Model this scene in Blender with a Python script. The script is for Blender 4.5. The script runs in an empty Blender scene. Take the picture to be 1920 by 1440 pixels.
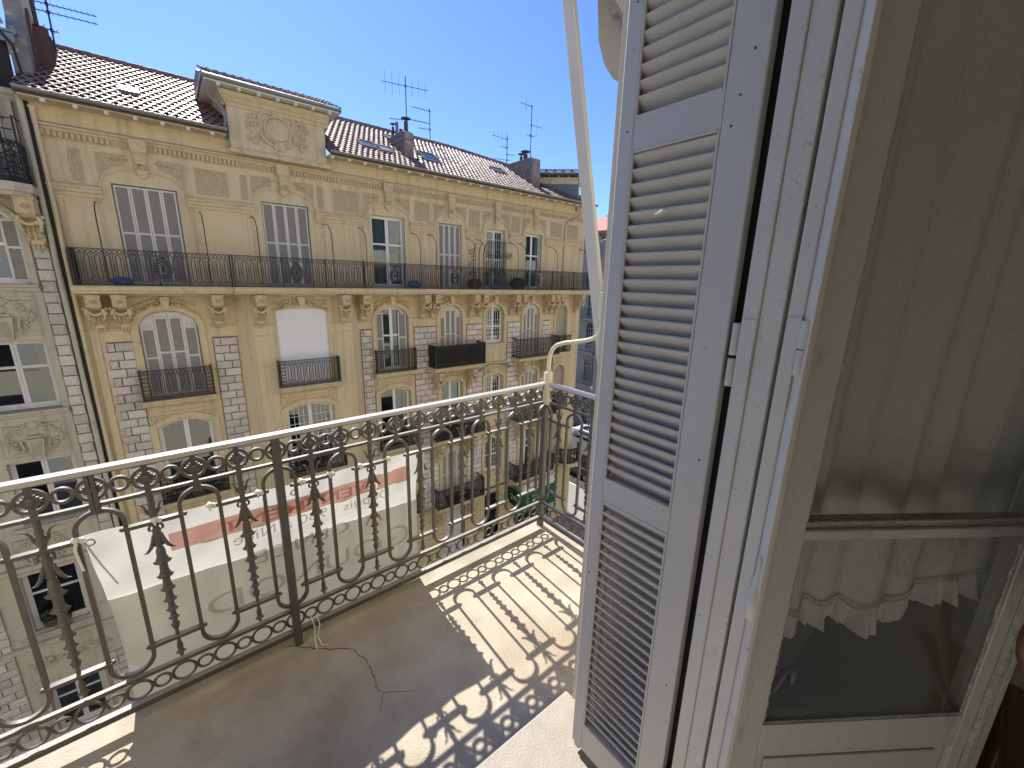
import bpy, bmesh, math, random
from mathutils import Vector, Matrix
random.seed(7)
SC = bpy.context.scene
COL = SC.collection
R = math.radians
PI = math.pi

# ------------------------------------------------------------------ camera, world, sun, exposure
cam_d = bpy.data.cameras.new('camera')
cam = bpy.data.objects.new('camera', cam_d)
COL.objects.link(cam)
cam_d.sensor_width = 36.0
cam_d.lens = 36.0 * 775.0 / 1920.0
cam_d.clip_start = 0.05
cam_d.clip_end = 600.0
right = Vector((0.77651, -0.62962, 0.02480))
down = Vector((-0.13267, -0.20185, -0.97039))
fwd = Vector((0.61598, 0.75023, -0.24027))
cam.matrix_world = Matrix(((right.x, -down.x, -fwd.x, 0), (right.y, -down.y, -fwd.y, 0), (right.z, -down.z, -fwd.z, 0), (0, 0, 0, 1)))
SC.camera = cam

world = bpy.data.worlds.new('World')
SC.world = world
world.use_nodes = True
wn = world.node_tree.nodes
wl = world.node_tree.links
bg = wn['Background']
sky = wn.new('ShaderNodeTexSky')
sky.sky_type = 'NISHITA'
sky.sun_disc = False
sky.sun_elevation = R(47)
sky.sun_rotation = R(2.8)
sky.altitude = 0
sky.air_density = 1.0
sky.dust_density = 0.2
sky.ozone_density = 3.0
tint = wn.new('ShaderNodeMix'); tint.data_type = 'RGBA'; tint.blend_type = 'MULTIPLY'; tint.inputs[0].default_value = 1.0
tint.inputs[7].default_value = (.62, .77, 1.10, 1)
wl.new(sky.outputs[0], tint.inputs[6]); wl.new(tint.outputs[2], bg.inputs[0])
bg.inputs[1].default_value = 0.093

sun_d = bpy.data.lights.new('sun', 'SUN')
sun_d.energy = 3.9
sun_d.angle = R(0.5)
sun_d.color = (1.0, 0.95, 0.86)
sun = bpy.data.objects.new('sun', sun_d)
COL.objects.link(sun)
sun.rotation_euler = Vector((0.045, 0.93, 1.0)).to_track_quat('Z', 'Y').to_euler()
sun.location = (2, 20, 30)

SC.view_settings.view_transform = 'Standard'
SC.view_settings.look = 'None'
SC.view_settings.gamma = 1.0
SC.view_settings.use_curve_mapping = False
SC.view_settings.exposure = 1.0
SC.render.engine = 'CYCLES'
SC.cycles.use_denoising = True
SC.cycles.max_bounces = 10
SC.cycles.diffuse_bounces = 6
SC.cycles.glossy_bounces = 4
SC.cycles.transmission_bounces = 6
SC.cycles.transparent_max_bounces = 10
SC.cycles.caustics_reflective = False
SC.cycles.caustics_refractive = False

# ------------------------------------------------------------------ materials
MATS = {}
def mat(name, col, rough=0.7, col2=None, nscale=6.0, namt=1.0, bump=0.0, bscale=40.0, metal=0.0, spec=0.5, detail=6.0, spots=None, stretch=None, hue=0.0, coat=0.0, streak=None):
    """noise-mottled surface colour with a fine bump; spots=(colour, scale, threshold) adds flecks of dirt"""
    m = bpy.data.materials.new(name); m.use_nodes = True
    nt = m.node_tree; N = nt.nodes; L = nt.links
    b = N['Principled BSDF']
    b.inputs['Roughness'].default_value = rough
    b.inputs['Metallic'].default_value = metal
    b.inputs['Coat Weight'].default_value = coat; b.inputs['Coat Roughness'].default_value = .3
    b.inputs['Specular IOR Level'].default_value = spec
    tc = N.new('ShaderNodeTexCoord')
    src = tc.outputs['Object']
    if stretch:
        mp = N.new('ShaderNodeMapping'); mp.inputs['Scale'].default_value = stretch
        L.new(src, mp.inputs[0]); src = mp.outputs[0]
    colout = None
    if col2 is not None:
        n = N.new('ShaderNodeTexNoise'); n.inputs['Scale'].default_value = nscale; n.inputs['Detail'].default_value = detail
        n.inputs['Roughness'].default_value = 0.62
        L.new(src, n.inputs['Vector'])
        rp = N.new('ShaderNodeValToRGB')
        rp.color_ramp.elements[0].position = 0.5 - 0.22 / namt
        rp.color_ramp.elements[1].position = 0.5 + 0.22 / namt
        rp.color_ramp.elements[0].color = (*col, 1); rp.color_ramp.elements[1].color = (*col2, 1)
        L.new(n.outputs['Fac'], rp.inputs[0])
        colout = rp.outputs[0]
    if spots:
        sc_, ss, th = spots[:3]; sw_ = spots[3] if len(spots) > 3 else .04
        n2 = N.new('ShaderNodeTexNoise'); n2.inputs['Scale'].default_value = ss; n2.inputs['Detail'].default_value = 3
        L.new(src, n2.inputs['Vector'])
        r2 = N.new('ShaderNodeValToRGB')
        r2.color_ramp.elements[0].position = th; r2.color_ramp.elements[1].position = th + sw_
        L.new(n2.outputs['Fac'], r2.inputs[0])
        mx = N.new('ShaderNodeMix'); mx.data_type = 'RGBA'
        L.new(r2.outputs[0], mx.inputs[0])
        if colout: L.new(colout, mx.inputs[6])
        else: mx.inputs[6].default_value = (*col, 1)
        mx.inputs[7].default_value = (*sc_, 1)
        colout = mx.outputs[2]
    if streak:       # rain streaks and soot, drawn out downwards
        sc3, amt3 = streak
        mp3 = N.new('ShaderNodeMapping'); mp3.inputs['Scale'].default_value = (5.5, 5.5, .32); L.new(tc.outputs['Object'], mp3.inputs[0])
        n3 = N.new('ShaderNodeTexNoise'); n3.inputs['Scale'].default_value = 1.0; n3.inputs['Detail'].default_value = 7; L.new(mp3.outputs[0], n3.inputs['Vector'])
        r3 = N.new('ShaderNodeMapRange'); r3.inputs[1].default_value = .50; r3.inputs[2].default_value = .72; r3.inputs[4].default_value = amt3; L.new(n3.outputs['Fac'], r3.inputs[0])
        m3 = N.new('ShaderNodeMix'); m3.data_type = 'RGBA'; L.new(r3.outputs[0], m3.inputs[0]); L.new(colout, m3.inputs[6]); m3.inputs[7].default_value = (*sc3, 1); colout = m3.outputs[2]
    if hue > 0:      # every object its own shade
        oi = N.new('ShaderNodeObjectInfo')
        mr = N.new('ShaderNodeMapRange'); mr.inputs[3].default_value = 1 - hue; mr.inputs[4].default_value = 1 + hue
        L.new(oi.outputs['Random'], mr.inputs[0])
        hs = N.new('ShaderNodeHueSaturation')
        L.new(mr.outputs[0], hs.inputs['Value'])
        if colout: L.new(colout, hs.inputs['Color'])
        else: hs.inputs['Color'].default_value = (*col, 1)
        colout = hs.outputs[0]
    if colout: L.new(colout, b.inputs['Base Color'])
    else: b.inputs['Base Color'].default_value = (*col, 1)
    if bump > 0:
        nb = N.new('ShaderNodeTexNoise'); nb.inputs['Scale'].default_value = bscale; nb.inputs['Detail'].default_value = 5
        L.new(src, nb.inputs['Vector'])
        bp = N.new('ShaderNodeBump'); bp.inputs['Strength'].default_value = bump; bp.inputs['Distance'].default_value = 0.02
        L.new(nb.outputs['Fac'], bp.inputs['Height']); L.new(bp.outputs[0], b.inputs['Normal'])
    MATS[name] = m
    return m

mat('cream_plaster', (.58, .475, .29), .85, (.645, .54, .35), 1.6, .8, .25, 30, spots=((.49, .395, .24), 5.0, .58, .18), streak=((.36, .30, .19), .6))
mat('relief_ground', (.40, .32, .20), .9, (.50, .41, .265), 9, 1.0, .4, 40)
mat('cream_relief', (.54, .435, .265), .85, (.64, .535, .35), 7, 1.0, .35, 40, streak=((.36, .29, .18), .55))
mat('pale_plaster', (.46, .42, .325), .85, (.53, .485, .385), 2.0, .8, .25, 30, spots=((.38, .345, .265), 4.0, .56, .18), streak=((.29, .265, .215), .55))
mat('pale_relief', (.43, .385, .295), .85, (.54, .49, .385), 7, 1.0, .35, 40, streak=((.30, .265, .20), .5))
mat('stone', (.74, .67, .59), .9, (.54, .48, .42), 7, 1.2, 1.0, 16, hue=.16, spots=((.36, .31, .27), 22, .60, .1))
mat('stone_far', (.76, .70, .63), .9, (.56, .50, .45), 4, 1.2, 1.0, 16)
mat('mortar', (.15, .125, .10), .95, (.23, .20, .165), 8, 1.0, .5, 40)
mat('iron', (.018, .016, .017), .45, spec=.4)
mat('shutter_paint', (.57, .56, .54), .6, (.64, .63, .61), 8, .8, .1, 60, streak=((.42, .40, .37), .5))
mat('shutter_paint_shaded', (.33, .30, .265), .8, (.40, .37, .33), 6, .8)  # same paint as the shutters, darkened for the shade among the slats
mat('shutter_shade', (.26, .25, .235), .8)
mat('white_paint', (.72, .72, .70), .5)
mat('roller', (.78, .78, .80), .5)
mat('roof_tile', (.20, .105, .09), .5, (.30, .19, .165), 1.6, .9, .3, 30, hue=.30, spots=((.10, .075, .065), 8, .56, .1), spec=.4)
mat('zinc', (.20, .205, .21), .4, (.27, .275, .28), 3, .7, metal=.3)
mat('chimney_plaster', (.30, .27, .23), .9, (.17, .15, .13), 2.6, 1.2, .6, 18, spots=((.42, .38, .33), 5, .62))
mat('brick_old', (.17, .085, .065), .9, (.11, .07, .055), 6, 1.2, .7, 20)
mat('slate_wall', (.13, .14, .16), .7, (.18, .19, .21), 2, .8, .2, 20)
mat('wood_white', (.66, .63, .56), .7)
mat('rust_metal', (.09, .06, .05), .7, (.05, .04, .035), 8, 1.0)
mat('antenna_metal', (.09, .09, .13), .5, metal=.3)
mat('leaf', (.035, .06, .022), .8, (.06, .095, .035), 12, 1.0)
mat('terracotta', (.07, .045, .035), .8)
mat('blue_plastic', (.03, .12, .45), .4)
mat('black_reed', (.012, .012, .011), .9, (.022, .021, .018), 30, 1.0)
mat('interior_dark', (.035, .032, .03), .9)  # near black, puts the darkness of unlit rooms and gaps into the colour
mat('curtain_far', (.46, .455, .43), .9, (.33, .325, .31), 4, .8, stretch=(8, 8, .5))
mat('asphalt', (.052, .05, .052), .9, (.065, .063, .065), 3, .8, .4, 60)
mat('pavement', (.24, .225, .21), .9, (.30, .28, .26), 2, .8, .3, 30)
mat('road_paint', (.72, .71, .68), .7)
mat('car_black', (.010, .011, .013), .18, spec=.8)
mat('car_white', (.75, .75, .75), .25, spec=.7)
mat('car_grey', (.16, .17, .19), .25, spec=.7)
mat('car_glass', (.012, .014, .016), .05, spec=.9)
mat('rubber', (.02, .02, .02), .8)
mat('alloy', (.55, .55, .56), .3, metal=.7)
mat('pharmacy_green', (.0, .10, .05), .5)
mat('pharmacy_dark', (.0, .045, .022), .5)
mat('sign_white', (.70, .69, .66), .5)
mat('grey_stone_bldg', (.40, .365, .31), .85, (.31, .28, .24), 1.2, 1.0, .4, 20)
mat('far_roof', (.40, .13, .09), .7, (.48, .19, .14), 3, .8)
mat('ground_stone', (.22, .2, .18), .9)
# near things
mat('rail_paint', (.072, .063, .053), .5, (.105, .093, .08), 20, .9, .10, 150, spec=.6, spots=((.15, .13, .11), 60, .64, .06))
def glare_on_tops(name, col):      # sun glare on faces that look up, mixed into the paint colour
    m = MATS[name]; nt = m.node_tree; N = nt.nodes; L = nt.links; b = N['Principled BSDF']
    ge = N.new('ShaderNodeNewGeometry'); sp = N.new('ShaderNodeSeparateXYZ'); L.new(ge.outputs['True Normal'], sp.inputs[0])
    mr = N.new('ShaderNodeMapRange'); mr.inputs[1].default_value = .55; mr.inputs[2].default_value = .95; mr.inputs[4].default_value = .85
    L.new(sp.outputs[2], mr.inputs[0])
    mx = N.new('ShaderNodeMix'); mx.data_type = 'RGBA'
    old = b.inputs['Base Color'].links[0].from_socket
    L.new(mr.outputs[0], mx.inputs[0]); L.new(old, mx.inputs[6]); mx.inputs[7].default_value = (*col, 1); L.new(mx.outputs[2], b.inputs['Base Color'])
glare_on_tops('rail_paint', (.33, .31, .28))
mat('handrail_cap', (.42, .40, .37), .4, (.52, .50, .47), 12, .9, .10, 150, spec=.5, stretch=(.3, 1, 1), spots=((.22, .20, .18), 50, .66, .06), coat=.3)
mat('balcony_stone', (.39, .325, .235), .62, (.54, .475, .375), 8, .9, .35, 150, spots=((.28, .215, .14), 2.4, .50, .35), detail=15)
mat('threshold_stone', (.33, .30, .245), .65, (.45, .415, .355), 9, .9, .25, 150, spots=((.30, .25, .18), 3, .52, .3), detail=15)
mat('shutter_near', (.585, .54, .475), .45, (.66, .61, .54), 4, .9, .10, 200, spots=((.45, .42, .37), 42, .67, .09))
mat('frame_near', (.64, .595, .52), .5, (.74, .69, .61), 5, .9, .16, 170, spots=((.45, .41, .34), 48, .66, .09))
mat('leaf_paint', (.50, .49, .455), .4, (.57, .56, .52), 4, .8, .10, 160, spots=((.42, .41, .36), 30, .62, .10), stretch=(1, 1, .35))
mat('putty', (.55, .54, .45), .7, (.36, .35, .27), 30, 1.0, .6, 90)
mat('awning_paint', (.50, .475, .42), .35, (.56, .535, .48), 6, .8)
mat('awning_cream', (.58, .52, .37), .35, (.63, .58, .44), 8, .8, spots=((.36, .24, .11), 14, .68, .05))
mat('crack', (.05, .035, .02), .9)
mat('string', (.78, .76, .68), .8)
mat('room_wall', (.78, .77, .72), .9)
mat('room_floor', (.52, .50, .46), .6)
mat('chair_wood', (.15, .055, .018), .35, (.09, .03, .01), 8, 1.0, stretch=(1, 1, 8))
mat('own_facade', (.66, .60, .46), .85, (.70, .64, .50), 1.5, .8, .2, 30)
mat('own_relief', (.34, .32, .27), .85, (.42, .39, .33), 5, 1.0, .5, 30)

def glass_mat(name, tint=(1, 1, 1), fac_lo=.10, rough=.02, gcol=(1, 1, 1)):
    m = bpy.data.materials.new(name); m.use_nodes = True
    nt = m.node_tree; N = nt.nodes; L = nt.links
    for n in list(N):
        if n.type != 'OUTPUT_MATERIAL': N.remove(n)
    out = [n for n in N if n.type == 'OUTPUT_MATERIAL'][0]
    t = N.new('ShaderNodeBsdfTransparent'); t.inputs[0].default_value = (*tint, 1)
    g = N.new('ShaderNodeBsdfGlossy'); g.inputs['Roughness'].default_value = rough; g.inputs[0].default_value = (*gcol, 1)
    lw = N.new('ShaderNodeLayerWeight'); lw.inputs[0].default_value = .5
    mr = N.new('ShaderNodeMapRange'); mr.inputs[3].default_value = fac_lo; mr.inputs[4].default_value = .9
    pw = N.new('ShaderNodeMath'); pw.operation = 'POWER'; pw.inputs[1].default_value = 3
    L.new(lw.outputs['Facing'], pw.inputs[0]); L.new(pw.outputs[0], mr.inputs[0])
    mx = N.new('ShaderNodeMixShader')
    L.new(mr.outputs[0], mx.inputs[0]); L.new(t.outputs[0], mx.inputs[1]); L.new(g.outputs[0], mx.inputs[2])
    L.new(mx.outputs[0], out.inputs[0])
    MATS[name] = m
glass_mat('glass_far', (.6, .66, .66), .10)
glass_mat('glass_near', (.95, .95, .94), .04, .03)

def cloth_mat(name, col, trans, fac=.5, bump=0.0, bscale=200, stretch=(1, 1, 1)):
    m = bpy.data.materials.new(name); m.use_nodes = True
    nt = m.node_tree; N = nt.nodes; L = nt.links
    for n in list(N):
        if n.type != 'OUTPUT_MATERIAL': N.remove(n)
    out = [n for n in N if n.type == 'OUTPUT_MATERIAL'][0]
    d = N.new('ShaderNodeBsdfDiffuse'); d.inputs[0].default_value = (*col, 1)
    t = N.new('ShaderNodeBsdfTranslucent'); t.inputs[0].default_value = (*trans, 1)
    mx = N.new('ShaderNodeMixShader'); mx.inputs[0].default_value = fac
    if bump:
        tc = N.new('ShaderNodeTexCoord'); mp = N.new('ShaderNodeMapping'); mp.inputs['Scale'].default_value = stretch
        L.new(tc.outputs['Object'], mp.inputs[0])
        nb = N.new('ShaderNodeTexNoise'); nb.inputs['Scale'].default_value = bscale
        L.new(mp.outputs[0], nb.inputs['Vector'])
        bp = N.new('ShaderNodeBump'); bp.inputs['Strength'].default_value = bump; bp.inputs['Distance'].default_value = .01
        L.new(nb.outputs['Fac'], bp.inputs['Height']); L.new(bp.outputs[0], d.inputs['Normal']); L.new(bp.outputs[0], t.inputs['Normal'])
    L.new(d.outputs[0], mx.inputs[1]); L.new(t.outputs[0], mx.inputs[2]); L.new(mx.outputs[0], out.inputs[0])
    MATS[name] = m
cloth_mat('banner_cloth', (.62, .60, .55), (.70, .67, .60), .45, .18, 5)
cloth_mat('print_red', (.68, .44, .38), (.98, .60, .52), .5)
cloth_mat('print_grey', (.50, .48, .44), (.88, .85, .78), .5)
cloth_mat('print_grey_faint', (.56, .54, .50), (.98, .95, .90), .5)
cloth_mat('print_cloth', (.62, .57, .52), (1, .94, .88), .5)
cloth_mat('lace', (.92, .93, .90), (.88, .89, .84), .3, .4, 120, (1, 1, .6))

# ------------------------------------------------------------------ mesh builder
WPOS = {}
class MB:
    def __init__(s): s.v = []; s.f = []
    def add(s, vs, fs):
        o = len(s.v); s.v += [tuple(p) for p in vs]; s.f += [tuple(i + o for i in q) for q in fs]; return s
    def box(s, x0, x1, y0, y1, z0, z1):
        return s.add([(x0, y0, z0), (x1, y0, z0), (x1, y1, z0), (x0, y1, z0), (x0, y0, z1), (x1, y0, z1), (x1, y1, z1), (x0, y1, z1)],
                     [(0, 3, 2, 1), (4, 5, 6, 7), (0, 1, 5, 4), (1, 2, 6, 5), (2, 3, 7, 6), (3, 0, 4, 7)])
    def obox(s, M, hx, hy, hz):
        vs = [M @ Vector((a * hx, b * hy, c * hz)) for c in (-1, 1) for a, b in ((-1, -1), (1, -1), (1, 1), (-1, 1))]
        return s.add(vs, [(0, 3, 2, 1), (4, 5, 6, 7), (0, 1, 5, 4), (1, 2, 6, 5), (2, 3, 7, 6), (3, 0, 4, 7)])
    def prism(s, pts, a, b, axis='y'):
        """extrude a 2-D polygon: axis y -> pts are (x,z); axis x -> (y,z); axis z -> (x,y)"""
        n = len(pts)
        f = {'y': lambda p, t: (p[0], t, p[1]), 'x': lambda p, t: (t, p[0], p[1]), 'z': lambda p, t: (p[0], p[1], t)}[axis]
        vs = [f(p, a) for p in pts] + [f(p, b) for p in pts]
        fs = [tuple(range(n)), tuple(range(2 * n - 1, n - 1, -1))] + [(i, i + n, (i + 1) % n + n, (i + 1) % n) for i in range(n)]
        return s.add(vs, fs)
    def tube(s, pts, r, n=6, closed=False, ry=None, cap=True, ref=None):
        """round (or n=4 square) bar along a polyline; ry gives the second radius; r may be a list"""
        P = [Vector(p) for p in pts]; k = len(P)
        if k < 2: return s
        rr = r if isinstance(r, (list, tuple)) else [r] * k
        ring = []
        up = Vector(ref) if ref else None
        for i in range(k):
            if closed: t = P[(i + 1) % k] - P[i - 1]
            else: t = P[min(i + 1, k - 1)] - P[max(i - 1, 0)]
            t = t.normalized() if t.length > 1e-9 else Vector((0, 0, 1))
            if up is None:
                up = Vector((0, 1, 0)) if abs(t.y) < .9 else Vector((1, 0, 0))
            u = (up - t * up.dot(t))
            if u.length < 1e-6: u = Vector((1, 0, 0)) - t * t.x
            u.normalize(); w = t.cross(u)
            if not ref: up = u
            for j in range(n):
                a = 2 * PI * (j + .5) / n
                q = 1.41421 if n == 4 else 1.0
                ring.append(P[i] + u * (math.cos(a) * (ry if ry else rr[i]) * q) + w * (math.sin(a) * rr[i] * q))
        fs = []
        m = k if closed else k - 1
        for i in range(m):
            a = i * n; b = ((i + 1) % k) * n
            for j in range(n):
                fs.append((a + j, a + (j + 1) % n, b + (j + 1) % n, b + j))
        if not closed and cap:
            fs.append(tuple(range(n - 1, -1, -1))); fs.append(tuple((k - 1) * n + j for j in range(n)))
        return s.add(ring, fs)
    def ring(s, c, rad, r, n=16, m=4, axis='y', ry=None, sx=1.0, sz=1.0, a0=0, a1=2 * PI):
        full = abs(a1 - a0 - 2 * PI) < 1e-6
        cnt = n if full else n + 1
        pts = []
        for i in range(cnt):
            a = a0 + (a1 - a0) * i / n
            p, q = math.cos(a) * rad * sx, math.sin(a) * rad * sz
            pts.append({'y': (c[0] + p, c[1], c[2] + q), 'x': (c[0], c[1] + p, c[2] + q), 'z': (c[0] + p, c[1] + q, c[2])}[axis])
        return s.tube(pts, r, m, closed=full, ry=ry, ref={'y': (0, 1, 0), 'x': (1, 0, 0), 'z': (0, 0, 1)}[axis])
    def lathe(s, prof, c=(0, 0, 0), n=10, axis='z', flat=1.0):
        vs = []
        for r, z in prof:
            for j in range(n):
                a = 2 * PI * j / n
                p, q = math.cos(a) * r, math.sin(a) * r * flat
                vs.append({'z': (c[0] + p, c[1] + q, c[2] + z), 'y': (c[0] + p, c[1] + z, c[2] + q), 'x': (c[0] + z, c[1] + p, c[2] + q)}[axis])
        fs = []
        for i in range(len(prof) - 1):
            for j in range(n):
                fs.append((i * n + j, i * n + (j + 1) % n, (i + 1) * n + (j + 1) % n, (i + 1) * n + j))
        fs.append(tuple(range(n - 1, -1, -1))); fs.append(tuple((len(prof) - 1) * n + j for j in range(n)))
        return s.add(vs, fs)
    def blob(s, c, sx, sy, sz, n=6, m=4):
        prof = []
        vs = [(c[0], c[1], c[2] - sz)]
        for i in range(1, m):
            a = -PI / 2 + PI * i / m
            for j in range(n):
                b = 2 * PI * j / n
                vs.append((c[0] + math.cos(a) * math.cos(b) * sx, c[1] + math.cos(a) * math.sin(b) * sy, c[2] + math.sin(a) * sz))
        vs.append((c[0], c[1], c[2] + sz))
        fs = [(0, 1 + (j + 1) % n, 1 + j) for j in range(n)]
        for i in range(m - 2):
            for j in range(n):
                a = 1 + i * n
                fs.append((a + j, a + (j + 1) % n, a + n + (j + 1) % n, a + n + j))
        t = len(vs) - 1; a = 1 + (m - 2) * n
        fs += [(a + j, a + (j + 1) % n, t) for j in range(n)]
        return s.add(vs, fs)
    def sweep(s, path, prof):
        """profile (offset outward, y) swept along an open path of (x,z)"""
        k = len(path); vs = []; m = len(prof)
        for i in range(k):
            a = Vector(path[max(i - 1, 0)]); b = Vector(path[i]); c = Vector(path[min(i + 1, k - 1)])
            t1 = (b - a); t2 = (c - b)
            if t1.length < 1e-6: t1 = t2
            if t2.length < 1e-6: t2 = t1
            t1.normalize(); t2.normalize()
            n1 = Vector((-t1.y, t1.x)); n2 = Vector((-t2.y, t2.x))
            nn = n1 + n2; nn.normalize()
            sc = 1 / max(.35, nn.dot(n1))
            for o, y in prof: vs.append((b.x + nn.x * o * sc, y, b.y + nn.y * o * sc))
        fs = []
        for i in range(k - 1):
            for j in range(m - 1):
                fs.append((i * m + j, (i + 1) * m + j, (i + 1) * m + j + 1, i * m + j + 1))
        fs.append(tuple(range(m))); fs.append(tuple((k - 1) * m + j for j in range(m - 1, -1, -1)))
        return s.add(vs, fs)
    def xf(s, M):
        s.v = [tuple(M @ Vector(p)) for p in s.v]; return s
    def join(s, o, M=None):
        return s.add([tuple(M @ Vector(p)) for p in o.v] if M else o.v, o.f)
    def mesh(s, name, m):
        me = bpy.data.meshes.new(name)
        me.from_pydata(s.v, [], s.f)
        me.materials.append(MATS[m] if isinstance(m, str) else m)
        me.validate(); me.update()
        return me
    def obj(s, name, m, parent=None, loc=(0, 0, 0), smooth=None, bevel=0, rot=None, stuff=False, seg=2):
        me = s.mesh(name, m)
        if smooth:
            me.shade_smooth() if hasattr(me, 'shade_smooth') else None
            me.set_sharp_from_angle(angle=R(smooth))
        return put(name, me, parent, loc, bevel, rot, stuff, seg)

def recalc(me):
    bm = bmesh.new(); bm.from_mesh(me); bmesh.ops.recalc_face_normals(bm, faces=bm.faces); bm.to_mesh(me); bm.free()

def put(name, me, parent=None, loc=(0, 0, 0), bevel=0, rot=None, stuff=False, seg=2):
    if not me.get('rc'):
        recalc(me); me['rc'] = 1
    o = bpy.data.objects.new(name, me); COL.objects.link(o)
    o.location = loc
    if rot is not None: o.rotation_euler = rot
    WPOS[o] = Vector(loc)
    if parent is not None:
        o.parent = parent; o.matrix_parent_inverse = Matrix.Translation(-WPOS[parent])
    if bevel > 0:
        b = o.modifiers.new('bevel', 'BEVEL'); b.width = bevel; b.segments = seg; b.limit_method = 'ANGLE'; b.angle_limit = R(35)
    if stuff: o['kind'] = 'stuff'
    return o

def thing(name, label, cat, loc=(0, 0, 0), group=None):
    o = bpy.data.objects.new(name, None); COL.objects.link(o); o.location = loc; WPOS[o] = Vector(loc)
    o.empty_display_size = .2
    o['label'] = label; o['category'] = cat
    if group: o['group'] = group
    return o
def tag(o, label, cat, group=None):
    o['label'] = label; o['category'] = cat
    if group: o['group'] = group
    return o
def struct(o): o['kind'] = 'structure'; return o

def text_mesh(body, size, extrude=.002, bold=False):
    cu = bpy.data.curves.new('letters', 'FONT'); cu.body = body; cu.size = size; cu.extrude = extrude; cu.align_x = 'CENTER'
    if bold: cu.offset = size * .012
    o = bpy.data.objects.new('letters', cu); COL.objects.link(o)
    dg = bpy.context.evaluated_depsgraph_get()
    me = bpy.data.meshes.new_from_object(o.evaluated_get(dg))
    bpy.data.objects.remove(o); bpy.data.curves.remove(cu)
    return me

# ================================================================== GROUND AND STREET (z = -15.2)
ZS = -15.2
g = MB().box(-120, 160, -60, 160, ZS - .3, ZS).obj('ground', 'asphalt'); struct(g)
sw = MB().box(-60, 22.2, 14.4, 70, ZS + .004, ZS + .13).obj('pavement', 'pavement', bevel=.02); struct(sw)
sw = MB().box(-60, 60, .82, 3.2, ZS + .004, ZS + .13).obj('pavement', 'pavement', bevel=.02); struct(sw)
sw = MB().box(33.0, 60, 5.0, 70, ZS + .004, ZS + .13).obj('pavement', 'pavement', bevel=.02); struct(sw)
mk = MB()
for i in range(4): mk.box(22.9 + .9 * i, 23.35 + .9 * i, 14.6, 17.6, ZS, ZS + .004)
mk.box(22.45, 22.58, 18.2, 34, ZS, ZS + .004)
mk.box(25.6, 25.75, 18.2, 34, ZS, ZS + .004)
struct(mk.obj('road_marking', 'road_paint'))

# ================================================================== OPPOSITE APARTMENT BUILDING
YF = 17.0
BL = thing('apartment_building', 'cream apartment building with stone piers, tiled roof and long wrought iron balcony across the street', 'building', (8.5, 17, ZS))
BAYS = [(-.13, 1.46), (3.55, 1.48), (7.27, 1.42), (10.16, 1.2), (12.72, 1.14), (15.2, 1.16)]
XL, XR = -2.12, 18.95
FLOORS = {3: -3.92, 2: -7.45, 1: -11.05}
def arch(xa, xb, zs, rise, n=12, e=1.0):
    c = (xa + xb) / 2; w = (xb - xa) / 2; out = []
    for i in range(n + 1):
        t = PI * i / n
        x = -math.cos(t)
        z = (1 - abs(x) ** 2.4) ** (1 / 2.0) if e == 1.0 else (1 - x * x)
        out.append((c + w * x, zs + rise * z))
    return out
def wall_band(mb, x0, x1, z0, z1, Ya, Yb, ops):
    """ops: (xa, xb, za, zb, rise, kind) sorted by x; zb is the spring line"""
    x = x0
    for xa, xb, za, zb, rise, e in ops:
        if xa > x: mb.box(x, xa, Ya, Yb, z0, z1)
        if za > z0: mb.box(xa, xb, Ya, Yb, z0, za)
        top = zb + rise
        if z1 > top: mb.box(xa, xb, Ya, Yb, top, z1)
        if rise > 0:
            a = arch(xa, xb, zb, rise, 12, e)
            h = len(a) // 2
            mb.prism([(xa, top)] + a[:h + 1], Ya, Yb)
            mb.prism(a[h:] + [(xb, top)], Ya, Yb)
        x = xb
    if x1 > x: mb.box(x, x1, Ya, Yb, z0, z1)

# opening table: row -> list of (bay, xa, xb, za, spring, rise, e)
OPS = {4: [], 3: [], 2: [], 1: []}
for i, (c, w) in enumerate(BAYS):
    OPS[4].append((i, c - w / 2, c + w / 2, -.37, 2.42, 0, 1))
    for r in (3, 2, 1):
        z = FLOORS[r]
        cc, ww = (c, w) if i != 1 else (3.66, 1.68)
        za = z + .02
        if i == 4: za = z + .82
        if r == 3:
            if i == 1: OPS[r].append((i, cc - ww / 2, cc + ww / 2, za, -1.15, 0, 1))
            else: OPS[r].append((i, cc - ww / 2, cc + ww / 2, za, -1.72, .56, 1))
        else: OPS[r].append((i, cc - ww / 2, cc + ww / 2, za, z + 2.53, .24, 2))
for r in (3, 2, 1):
    z = FLOORS[r]
    OPS[r].append((6, 17.1, 17.98, z + .02, z + 2.2, .5, 1))
BANDS = {4: (-.62, 4.12), 3: (-4.15, -.62), 2: (-7.68, -4.15), 1: (-11.2, -7.68)}
for r, (z0, z1) in BANDS.items():
    mb = MB()
    if r == 4: wall_band(mb, XL, XR, z0, z1, YF, YF + .4, [o[1:] for o in OPS[4]])
    else:
        wall_band(mb, XL, 2.02, z0, z1, YF, YF + .4, [o[1:] for o in OPS[r] if o[0] == 0])
        wall_band(mb, 5.46, XR, z0, z1, YF, YF + .4, [o[1:] for o in OPS[r] if o[0] >= 2])
        wall_band(mb, 2.05, 5.43, z0, z1, YF - .4, YF + .001, [o[1:] for o in OPS[r] if o[0] == 1])
        mb.prism([(1.66, YF - .003), (2.05, YF - .4), (2.05, YF + .3), (1.66, YF + .3)], z0, z1, 'z')
        mb.prism([(5.43, YF - .4), (5.82, YF - .003), (5.82, YF + .3), (5.43, YF + .3)], z0, z1, 'z')
    mb.obj('wall', 'cream_plaster', BL)
mb = MB().box(XL, XR + .2, 18.1, 18.2, -15, 4.0).box(XR - .1, XR, YF + .4, 26, -15.2, 4.1).box(XL, XL + .1, YF + .4, 26, -15, 4.0)
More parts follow.
